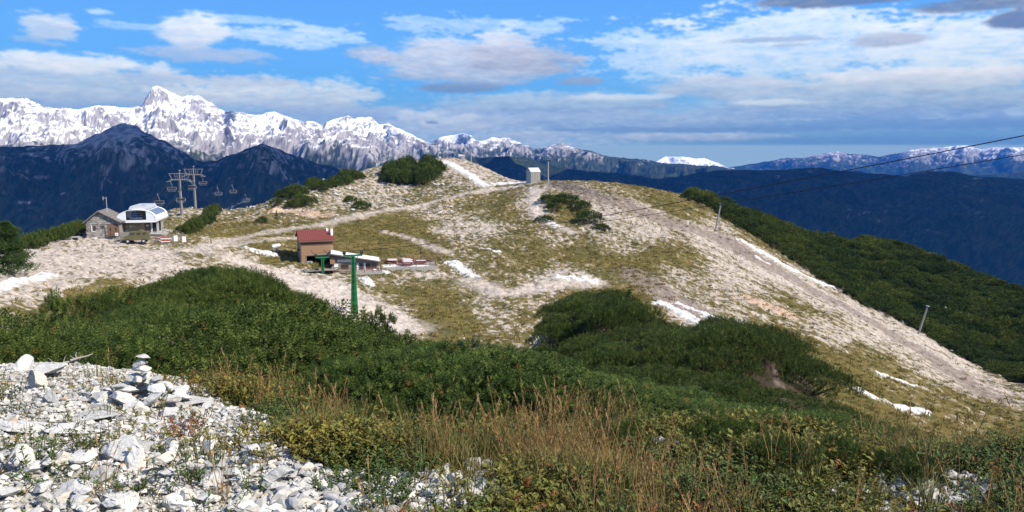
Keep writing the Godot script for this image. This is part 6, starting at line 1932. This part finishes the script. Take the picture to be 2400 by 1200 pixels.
func tower(label: String, at: Vector3, height: float) -> Node3D:
	var o := thing("lift_tower", label, "lift tower", at, deg_to_rad(12.0), "chairlift towers")
	var g := Geo.new()
	g.tube([Vector3(0, -0.8, 0), Vector3(0, height * 0.5, 0), Vector3(0, height, 0)], [0.36, 0.30, 0.22], 10)
	made("post", g, mat.tower, o)
	g = Geo.new()
	for s in [-1, 1]:
		g.bar(Vector3(0.36 * s * 0.4 - 0.1, 0.2, 0.4), Vector3(0.36 * s * 0.4 - 0.1, height, 0.28), 0.03, 0.03)
	for k in 22:
		g.bar(Vector3(-0.25, 0.4 + k * height / 23.0, 0.38), Vector3(0.05, 0.4 + k * height / 23.0, 0.38), 0.025, 0.025)
	made("ladder", g, mat.grey_metal, o)
	boxed("lower_arm", Vector3(0, height - 0.1, 0), Vector3(4.4, 0.22, 0.25), mat.tower, o)
	boxed("upper_arm", Vector3(0, height + 1.35, 0), Vector3(4.9, 0.12, 0.14), mat.tower, o)
	boxed("mast", Vector3(0, height + 0.8, 0), Vector3(0.26, 1.6, 0.2), mat.tower, o)
	for s in [-1, 1]:
		g = Geo.new()
		g.bar(Vector3(s * 1.75, height, 0), Vector3(s * 2.3, height + 1.35, 0), 0.2, 0.12)
		g.bar(Vector3(s * 1.0, height, 0), Vector3(s * 1.15, height + 1.3, 0), 0.07, 0.07)
		g.bar(Vector3(s * 0.55, height, 0), Vector3(s * 0.55, height + 1.3, 0), 0.07, 0.07)
		g.bar(Vector3(s * 0.55, height + 0.65, 0), Vector3(s * 1.1, height + 0.65, 0), 0.07, 0.07)
		made("head_frame", g, mat.tower, o)
		var train := Geo.new()
		train.bar(Vector3(s * 2.05, height - 0.35, -1.7), Vector3(s * 2.05, height - 0.35, 1.7), 0.14, 0.16)
		var sheaves := made("sheave_beam", train, mat.grey_metal, o)
		for k in 6:
			var wheel := Geo.new()
			wheel.tube([Vector3(s * 2.05 - 0.06, height - 0.2, -1.5 + k * 0.6), Vector3(s * 2.05 + 0.06, height - 0.2, -1.5 + k * 0.6)], [0.2, 0.2], 10)
			made("sheave", wheel, mat.dark_metal, sheaves)
		boxed("walkway", Vector3(s * 2.6, height - 0.55, 0), Vector3(0.5, 0.05, 3.2), mat.grey_metal, o)
	g = Geo.new()
	g.tube([Vector3(0.1, height + 1.4, 0), Vector3(0.1, height + 2.1, 0)], [0.03, 0.03], 5)
	g.box(Vector3(0.1, height + 2.1, 0), Vector3(0.4, 0.12, 0.12))
	made("wind_gauge", g, mat.light_metal, o)
	boxed("footing", Vector3(0, -0.2, 0), Vector3(1.4, 0.7, 1.4), mat.concrete, o)
	return o

func chair(grip: Vector3, label: String) -> void:
	var o := thing("lift_chair", label, "lift chair", grip, deg_to_rad(12.0), "empty chairs of the chairlift")
	var g := Geo.new()
	g.tube([Vector3(0, 0, 0), Vector3(0.1, -0.5, 0), Vector3(0.35, -1.0, 0), Vector3(0.3, -1.5, 0)], [0.05, 0.045, 0.045, 0.045], 6)
	made("hanger", g, mat.grey_metal, o)
	boxed("grip", Vector3(0, 0.02, 0), Vector3(0.16, 0.2, 0.45), mat.grey_metal, o)
	g = Geo.new()
	for s in [-1, 1]:
		g.tube([Vector3(0.3 + s * 0.95, -1.45, 0), Vector3(0.3 + s * 0.98, -2.0, 0.05), Vector3(0.3 + s * 0.95, -2.2, 0.45)], [0.035, 0.035, 0.03], 5)
	g.bar(Vector3(-0.68, -1.45, 0), Vector3(1.28, -1.45, 0), 0.06, 0.06)
	made("frame", g, mat.grey_metal, o)
	for k in 4:
		boxed("backrest", Vector3(-0.42 + k * 0.48, -1.78, -0.02), Vector3(0.42, 0.46, 0.06), mat.dark_metal, o)
		boxed("seat", Vector3(-0.42 + k * 0.48, -2.1, 0.22), Vector3(0.44, 0.07, 0.46), mat.grey_metal, o)
	g = Geo.new()
	g.bar(Vector3(-0.6, -2.45, 0.5), Vector3(1.2, -2.45, 0.5), 0.05, 0.05)
	for s in [-1, 1]:
		g.bar(Vector3(0.3 + s * 0.6, -2.1, 0.3), Vector3(0.3 + s * 0.6, -2.45, 0.5), 0.04, 0.04)
	made("footrest", g, mat.grey_metal, o)

# ================================================================ houses, vehicle and small things
func course_wall(parent: Node, w: float, gable: Callable, stone_h: float, stone_w: float, z: float, holes: Array) -> void:
	# squared stones laid in courses on the front of a wall, each its own piece
	var g := []
	for k in 4:
		var q := Geo.new()
		q.box(Vector3.ZERO, Vector3(stone_w - 0.05, stone_h - 0.05, 0.1))
		g.append(q.mesh(mat.house_stone[k]))
	var y := -0.6
	var course := 0
	while y < 7.0:
		var x := -w * 0.5 + (stone_w * 0.5 if course % 2 else 0.0) - stone_w * 0.5
		while x < w * 0.5:
			var cx := x + stone_w * 0.5
			var cy := y + stone_h * 0.5
			var ok: bool = absf(cx) < w * 0.5 - stone_w * 0.3 and cy + stone_h * 0.5 < float(gable.call(cx))
			for h in holes:
				if cx > h[0] - stone_w * 0.45 and cx < h[1] + stone_w * 0.45 and cy > h[2] - stone_h * 0.4 and cy < h[3] + stone_h * 0.4:
					ok = false
			if ok:
				part("stone", g[rng.randi() % 4], parent, Transform3D(Basis.IDENTITY, Vector3(cx, cy, z + any(-0.02, 0.025))))
			x += stone_w
		y += stone_h
		course += 1

func build_small_things() -> void:
	rng.seed = 131
	# ---- grey stone house
	var h := thing("stone_house", "grey stone house with a gable and a shadowed balcony left of the chairlift", "house", ground_at(-77.0, -147.6, -0.3), deg_to_rad(14.0))
	var w := 5.7
	var eave := 3.55
	var apex := 5.35
	var ax := -0.55
	var g := Geo.new()
	g.prism([Vector2(-w * 0.5, -1.6), Vector2(w * 0.5, -1.6), Vector2(w * 0.5, eave), Vector2(ax, apex), Vector2(-w * 0.5, eave)], -6.5, -0.05)
	made("wall", g, mat.shingle, h)
	var top := func(x: float) -> float:
		return lerpf(eave, apex, clampf((x + w * 0.5) / (ax + w * 0.5), 0.0, 1.0)) if x < ax else lerpf(apex, eave, clampf((x - ax) / (w * 0.5 - ax), 0.0, 1.0))
	course_wall(h, w, top, 0.36, 0.5, 0.0, [[-1.75, -1.2, 1.75, 2.75], [-0.3, 0.25, 2.2, 2.8], [0.9, 2.85, 0.9, 2.95]])
	for s in [-1, 1]:
		var e := Vector3(-w * 0.5 - 0.45, eave - 0.32, 0) if s < 0 else Vector3(w * 0.5 + 0.5, eave - 0.3, 0)
		var r := Vector3(ax, apex + 0.12, 0)
		var roof := Geo.new()
		var along := (r - e).normalized()
		var up := Vector3(-along.y, along.x, 0) if s < 0 else Vector3(along.y, -along.x, 0)
		var mid := (e + r) * 0.5 + Vector3(0, 0, -3.2)
		roof.box(mid, Vector3(e.distance_to(r), 0.14, 7.6), Basis(along if s < 0 else -along, up, Vector3.BACK))
		var rf := made("roof", roof, mat.slate, h)
		for k in 7:
			var batten := Geo.new()
			var p := e.lerp(r, (k + 0.5) / 7.0) + up * 0.1
			batten.bar(p + Vector3(0, 0, 0.58), p + Vector3(0, 0, -6.9), 0.08, 0.06)
			made("slate_course", batten, mat.slate, rf)
	for q in [[-1.5, 2.25, 0.62, 1.0], [-0.03, 2.5, 0.6, 0.55]]:
		var win := boxed("window", Vector3(q[0], q[1], 0.0), Vector3(q[2], q[3], 0.08), mat.timber_dark, h)
		boxed("pane", Vector3(q[0] + 0.08, q[1], 0.05), Vector3(q[2] - 0.2, q[3] - 0.1, 0.02), mat.glass, win)
	boxed("reveal", Vector3(-1.86, 2.2, 0.03), Vector3(0.14, 1.1, 0.1), mat.white, h)
	boxed("window_sill", Vector3(-1.5, 1.68, 0.05), Vector3(0.8, 0.1, 0.14), mat.white, h)
	var balcony := boxed("balcony", Vector3(1.9, 0.85, 0.15), Vector3(2.0, 0.12, 0.9), mat.timber_dark, h)
	for k in 3:
		boxed("board", Vector3(1.9, 1.1 + k * 0.28, 0.58), Vector3(2.0, 0.14, 0.04), mat.timber_dark, balcony)
	for x in [0.95, 1.9, 2.85]:
		boxed("post", Vector3(x, 1.9, 0.53), Vector3(0.09, 2.1, 0.09), mat.timber_dark, balcony)
	boxed("balcony_back", Vector3(1.9, 1.95, -0.02), Vector3(1.9, 2.0, 0.08), mat.timber_dark, h)
	boxed("cellar_door", Vector3(-1.55, -0.15, 0.06), Vector3(1.0, 1.35, 0.1), mat.white, h)
	g = Geo.new()
	g.tube([Vector3(0.4, apex - 0.6, -2.4), Vector3(0.4, apex + 2.6, -2.4)], [0.05, 0.04], 6)
	var mast := made("antenna_mast", g, mat.light_metal, h)
	boxed("antenna", Vector3(0.1, apex + 2.4, -2.4), Vector3(0.5, 0.07, 0.07), mat.light_metal, mast)
	boxed("antenna", Vector3(-0.15, apex + 2.35, -2.4), Vector3(0.08, 0.7, 0.08), mat.light_metal, mast)
	var sign := thing("notice", "small white square notice beside the stone house", "sign", ground_at(-73.6, -145.9, 0.0), deg_to_rad(12.0))
	boxed("panel", Vector3(0, 1.5, 0), Vector3(0.55, 0.55, 0.05), mat.white, sign)
	boxed("post", Vector3(0, 0.6, -0.06), Vector3(0.08, 1.4, 0.08), mat.timber_grey, sign)
	boxed("symbol", Vector3(0, 1.5, 0.032), Vector3(0.16, 0.16, 0.01), mat.grey_metal, sign)
	var crib := thing("concrete_box", "small grey concrete box left of the stone house", "box", ground_at(-79.9, -143.4, 0.0), deg_to_rad(14.0))
	boxed("lid", Vector3(0, 0.75, 0), Vector3(1.3, 0.14, 1.0), mat.concrete, crib)
	for s in [-1, 1]:
		boxed("side", Vector3(s * 0.56, 0.3, 0), Vector3(0.16, 0.8, 0.9), mat.concrete, crib)
	boxed("back", Vector3(0, 0.3, -0.4), Vector3(1.0, 0.8, 0.1), mat.concrete, crib)
	# ---- steps with a handrail, ramp beside the house
	var stair := thing("handrail", "slanting grey wooden handrail between the stone house and the platform", "railing", ground_at(-73.3, -144.6, 0.0), deg_to_rad(60.0))
	rail(stair, [Vector3(-1.3, -0.15, 0), Vector3(1.3, 0.55, 0)], 0.9, 2, mat.timber_grey, 1.2)
	var slide := thing("loading_chute", "grey slanting metal chute beside the chairlift platform", "chute", ground_at(-71.9, -147.0, 0.1), deg_to_rad(40.0))
	boxed("bed", Vector3(0, 0.5, 0), Vector3(0.9, 0.08, 3.0), mat.grey_metal, slide, Basis(Vector3.RIGHT, 0.32))
	for s in [-1, 1]:
		boxed("edge", Vector3(s * 0.45, 0.58, 0), Vector3(0.06, 0.2, 3.0), mat.light_metal, slide, Basis(Vector3.RIGHT, 0.32))
	# ---- olive off-road truck
	var t := thing("truck", "olive green off-road truck parked before the chairlift station", "truck", ground_at(-69.7, -145.4, 0.0), deg_to_rad(14.0))
	g = Geo.new()
	g.prism([Vector2(-2.15, 0.62), Vector2(2.2, 0.62), Vector2(2.2, 1.35), Vector2(-1.15, 1.35), Vector2(-2.05, 1.22)], -0.85, 0.85)
	made("body", g, mat.olive, t)
	g = Geo.new()
	g.prism([Vector2(-1.2, 1.35), Vector2(2.15, 1.35), Vector2(2.1, 2.15), Vector2(-0.85, 2.15)], -0.78, 0.78)
	var cab := made("cab", g, mat.olive, t)
	for q in [[-0.55, 0.75], [0.55, 0.7], [1.5, 0.6]]:
		boxed("window", Vector3(q[0], 1.78, 0.785), Vector3(q[1], 0.42, 0.02), mat.glass, cab)
	boxed("windscreen", Vector3(-1.06, 1.78, 0), Vector3(0.04, 0.55, 1.4), mat.glass, cab, Basis(Vector3.BACK, -0.4))
	g = Geo.new()
	g.prism([Vector2(0.3, 2.15), Vector2(1.3, 2.15), Vector2(1.05, 2.42), Vector2(0.5, 2.42)], -0.5, 0.5)
	made("roof_rack", g, mat.olive, t)
	for x in [-1.35, 1.35]:
		for s in [-1, 1]:
			g = Geo.new()
			g.tube([Vector3(x, 0.42, s * 0.66), Vector3(x, 0.42, s * 0.70), Vector3(x, 0.42, s * 0.9), Vector3(x, 0.42, s * 0.94)], [0.36, 0.43, 0.43, 0.36], 16)
			var wheel := made("wheel", g, mat.rubber, t)
			g = Geo.new()
			g.tube([Vector3(x, 0.42, s * 0.9), Vector3(x, 0.42, s * 0.955)], [0.24, 0.2], 12)
			made("rim", g, mat.light_metal, wheel)
	boxed("bumper", Vector3(-2.25, 0.62, 0), Vector3(0.12, 0.22, 1.7), mat.dark_metal, t)
	boxed("flatbed_crate", Vector3(-2.2, 1.2, -1.5), Vector3(1.6, 1.3, 0.6), mat.timber_grey, t)
	for s in [-1, 1]:
		g = Geo.new()
		g.tube([Vector3(-2.12, 0.98, s * 0.6), Vector3(-2.2, 0.98, s * 0.6)], [0.12, 0.1], 10)
		made("headlight", g, mat.light_metal, t)
	# ---- barriers and fences by the station
	for q in [[-66.9, -148.6, 0.2], [-65.6, -148.2, 0.25]]:
		var b := thing("barrier", "%s red and white slatted barrier behind the truck" % ("nearer" if q[0] < -66 else "farther"), "barrier", ground_at(q[0], q[1], 0.0), q[2], "barriers behind the truck")
		for k in 4:
			boxed("slat", Vector3(0, 0.3 + k * 0.28, 0), Vector3(1.7, 0.16, 0.05), mat.red_paint if k % 2 else mat.white, b)
		for s in [-1, 1]:
			boxed("post", Vector3(s * 0.75, 0.55, -0.06), Vector3(0.09, 1.3, 0.07), mat.timber_grey, b)
	var f := thing("wooden_fence", "weathered wooden queue fence right of the truck", "fence", ground_at(-65.5, -149.5, 0.0), deg_to_rad(18.0))
	rail(f, [Vector3(-2.2, 0.1, 0.6), Vector3(2.2, 0.0, 0.6)], 1.15, 4, mat.timber_grey, 1.4)
	var f2 := thing("wooden_fence", "weathered slanting fence climbing behind the queue fence", "fence", ground_at(-66.2, -153.0, 0.0), deg_to_rad(-20.0))
	rail(f2, [Vector3(-2.4, 0.7, 0.0), Vector3(2.4, -0.2, 0.0)], 1.2, 2, mat.timber_grey, 1.6)
	# ---- two information boards
	var n := 0
	for q in [[-62.3, -145.1], [-61.6, -147.1]]:
		var b := thing("information_board", ["nearer white information board on two posts beside the car park", "farther white information board on two posts beside the car park"][n], "sign", ground_at(q[0], q[1], 0.0), deg_to_rad(20.0), "information boards")
		boxed("panel", Vector3(0, 1.25, 0), Vector3(0.68, 1.05, 0.05), mat.white, b)
		for k in 4:
			boxed("print", Vector3(0.05, 1.55 - k * 0.2, 0.03), Vector3(0.35, 0.06, 0.01), mat.white_panel, b)
		for s in [-1, 1]:
			boxed("post", Vector3(s * 0.4, 0.85, 0), Vector3(0.09, 2.0, 0.09), mat.timber_dark, b)
		n += 1
	var stake := thing("trail_post", "short dark post with a stone foot beside the track", "post", ground_at(-57.1, -148.5, 0.0))
	boxed("post", Vector3(0, 0.55, 0), Vector3(0.16, 1.3, 0.16), mat.timber_dark, stake)
	part("stone", rocks[6], stake, Transform3D(Basis.from_scale(Vector3(0.3, 0.22, 0.25)), Vector3(0.05, 0.1, 0.15)))
	# ---- litter barrel and plank seat at the left edge
	var bin := thing("litter_barrel", "dark grey litter barrel beside the tall pine at the left edge", "barrel", ground_at(-65.6, -105.0, 0.0))
	g = Geo.new()
	g.tube([Vector3(0, -0.1, 0), Vector3(0, 0.3, 0), Vector3(0, 0.34, 0), Vector3(0, 0.7, 0)], [0.26, 0.28, 0.3, 0.28], 14)
	made("drum", g, mat.grey_metal, bin)
	boxed("lid", Vector3(0, 0.72, 0), Vector3(0.6, 0.05, 0.6), mat.dark_metal, bin)
	var seat := thing("plank_seat", "small white plank seat below the tall pine at the left edge", "bench", ground_at(-66.0, -102.6, 0.0), 0.4)
	boxed("plank", Vector3(0, 0.42, 0), Vector3(0.9, 0.07, 0.3), mat.white, seat)
	for s in [-1, 1]:
		boxed("leg", Vector3(s * 0.3, 0.18, 0), Vector3(0.1, 0.45, 0.25), mat.timber, seat)
	# ---- the little hut on the ridge with its pole and snow fence
	var hut := thing("stone_hut", "small square stone hut with a pale roof on the ridge", "hut", ground_at(6.6, -246.0, -0.2), deg_to_rad(32.0 - 90.0 + 90.0))
	g = Geo.new()
	g.prism([Vector2(-1.3, -1.0), Vector2(1.3, -1.0), Vector2(1.3, 3.3), Vector2(0, 4.5), Vector2(-1.3, 3.3)], -1.7, 1.7)
	var body := made("wall", g, mat.hut_wall, hut)
	body.rotation.y = PI * 0.5
	for row in 9:
		for k in 7:
			boxed("stone", Vector3(-1.45 + k * 0.48 + (0.12 if row % 2 else -0.06), 0.1 + row * 0.36, 1.31), Vector3(0.44, 0.32, 0.06 + 0.02 * ((k * 3 + row) % 3)), mat.house_stone[(k * 5 + row * 3) % 4], hut)
	for s in [-1, 1]:
		var roof := Geo.new()
		roof.box(Vector3(0, 3.92, s * 0.72), Vector3(3.8, 0.12, 1.98), Basis(Vector3.RIGHT, s * 0.745))
		made("roof", roof, mat.light_roof, hut)
	boxed("door", Vector3(1.72, 1.2, -0.35), Vector3(0.06, 1.9, 0.75), mat.timber_dark, hut)
	var label_n := ["lift pole with a small platform beside the stone hut", "dark slanting lift pole halfway down the right-hand slope", "dark slanting lift pole lowest on the right-hand slope"]
	n = 0
	for q in [[11.0, -241.0, 7.1, 0.0], [54.1, -208.5, 6.9, -0.16], [91.8, -173.9, 6.5, -0.22]]:
		var p := thing("lift_pole", label_n[n], "lift pole", ground_at(q[0], q[1], 0.0), deg_to_rad(-25.0), "drag-lift poles along the slope")
		p.rotation.z = q[3]
		g = Geo.new()
		g.tube([Vector3(0, -0.6, 0), Vector3(0, q[2], 0)], [0.24, 0.17], 10)
		made("mast", g, mat.pole, p)
		boxed("cross_head", Vector3(0, q[2], 0), Vector3(1.0, 0.18, 0.3), mat.dark_metal, p)
		boxed("head_plate", Vector3(0, q[2] + 0.25, 0), Vector3(0.7 if n else 1.0, 0.1, 0.5), mat.light_metal, p)
		for s in [-1, 1]:
			g = Geo.new()
			g.tube([Vector3(s * 0.45, q[2] + 0.05, -0.06), Vector3(s * 0.45, q[2] + 0.05, 0.06)], [0.2, 0.2], 12)
			made("pulley", g, mat.dark_metal, p)
		boxed("footing", Vector3(0.25, -0.1, 0.1), Vector3(0.9, 0.6, 0.8), mat.concrete, p)
		n += 1
	var sf := thing("snow_fence", "long low wooden snow fence running down from the stone hut", "fence", Vector3.ZERO)
	var line := []
	for q in [[11.4, -237.2], [14.4, -232.4], [17.3, -228.1], [20.4, -224.4], [23.8, -220.6], [27.0, -217.0]]:
		line.append(ground_at(q[0], q[1], 0.0))
	rail(sf, line, 1.15, 3, mat.timber_grey, 2.6, 0.12)
	# ---- masts on the summit
	n = 0
	for q in [[-27.9, -300.0, 5.4], [-15.6, -303.0, 5.0]]:
		var p := thing("summit_mast", ["grey mast with a side arm on the summit", "plain grey mast right of the summit"][n], "mast", ground_at(q[0], q[1], 0.0))
		g = Geo.new()
		g.tube([Vector3(0, -0.5, 0), Vector3(0, q[2], 0)], [0.2, 0.16], 8)
		made("mast", g, mat.pole, p)
		if n == 0:
			g = Geo.new()
			g.bar(Vector3(0.2, q[2] - 0.1, 0), Vector3(-2.8, q[2] - 0.35, 0), 0.2, 0.25)
			g.bar(Vector3(0, q[2] - 1.0, 0), Vector3(-1.4, q[2] - 0.3, 0), 0.1, 0.1)
			made("arm", g, mat.dark_metal, p)
			boxed("cabinet", Vector3(0.75, 0.3, 0.2), Vector3(0.7, 0.6, 0.5), mat.white, p)
			boxed("low_roof", Vector3(-2.2, 0.45, 0), Vector3(3.0, 0.12, 1.0), mat.dark_metal, p)
			for s in [-1, 1]:
				boxed("roof_post", Vector3(-2.2 + s * 1.3, 0.15, 0), Vector3(0.12, 0.7, 0.12), mat.dark_metal, p)
		else:
			boxed("cap", Vector3(0, q[2], 0), Vector3(0.5, 0.12, 0.4), mat.light_metal, p)
		n += 1
	# ---- cairn-like rock on the left brow
	var crag := thing("rock_pillar", "small upright rock pillar on the brow left of the stone house", "rock", ground_at(-93.0, -148.5, -0.1))
	part("rock", rocks[2], crag, Transform3D(turned(0.4) * Basis.from_scale(Vector3(0.7, 2.0, 0.6)), Vector3(0, 1.1, 0)))
	part("rock", rocks[3], crag, Transform3D(turned(1.4) * Basis.from_scale(Vector3(1.0, 0.8, 0.8)), Vector3(0.9, 0.4, 0.2)))
	# ---- heap of orange sand by the track
	var heap := thing("sand_heap", "heap of pale orange sand beside the track below the summit", "sand heap", ground_at(-57.5, -201.5, -0.1))
	part("sand", sand_mesh(), heap)
	# ---- the two ropes of the drag lift, from the station up past the eye on the right
	for q in [[Vector3(-33.2, -19.3, -141.5), Vector3(22.5, 1.0, -30.0), "upper dark lift rope crossing the slope to the right edge", 1.0], [Vector3(-35.4, -19.3, -140.9), Vector3(30.0, 0.25, -40.0), "lower dark lift rope crossing the slope to the right edge", 1.0]]:
		cable("lift_rope", sag(q[0], q[1], q[3], 40), 0.024, q[2])

func sand_mesh() -> Mesh:
	var g := Geo.new()
	var n := 26
	var hgt := func(i: int, j: int) -> Vector3:
		var x := (i / float(n) - 0.5) * 12.0
		var z := (j / float(n) - 0.5) * 7.0
		var y := 1.15 * exp(-pow((x + 3.2) / 1.5, 2.0) - pow(z / 1.4, 2.0)) + 0.6 * exp(-pow((x - 1.0) / 3.2, 2.0) - pow(z / 1.8, 2.0))
		return Vector3(x, y - 0.12 + 0.12 * fine.get_noise_2d(x * 0.9, z * 0.9) + ground(-57.5 + x, -201.5 + z) - ground(-57.5, -201.5), z)
	for j in n:
		for i in n:
			g.quad(hgt.call(i, j + 1), hgt.call(i + 1, j + 1), hgt.call(i + 1, j), hgt.call(i, j))
	return g.mesh(mat.sand)
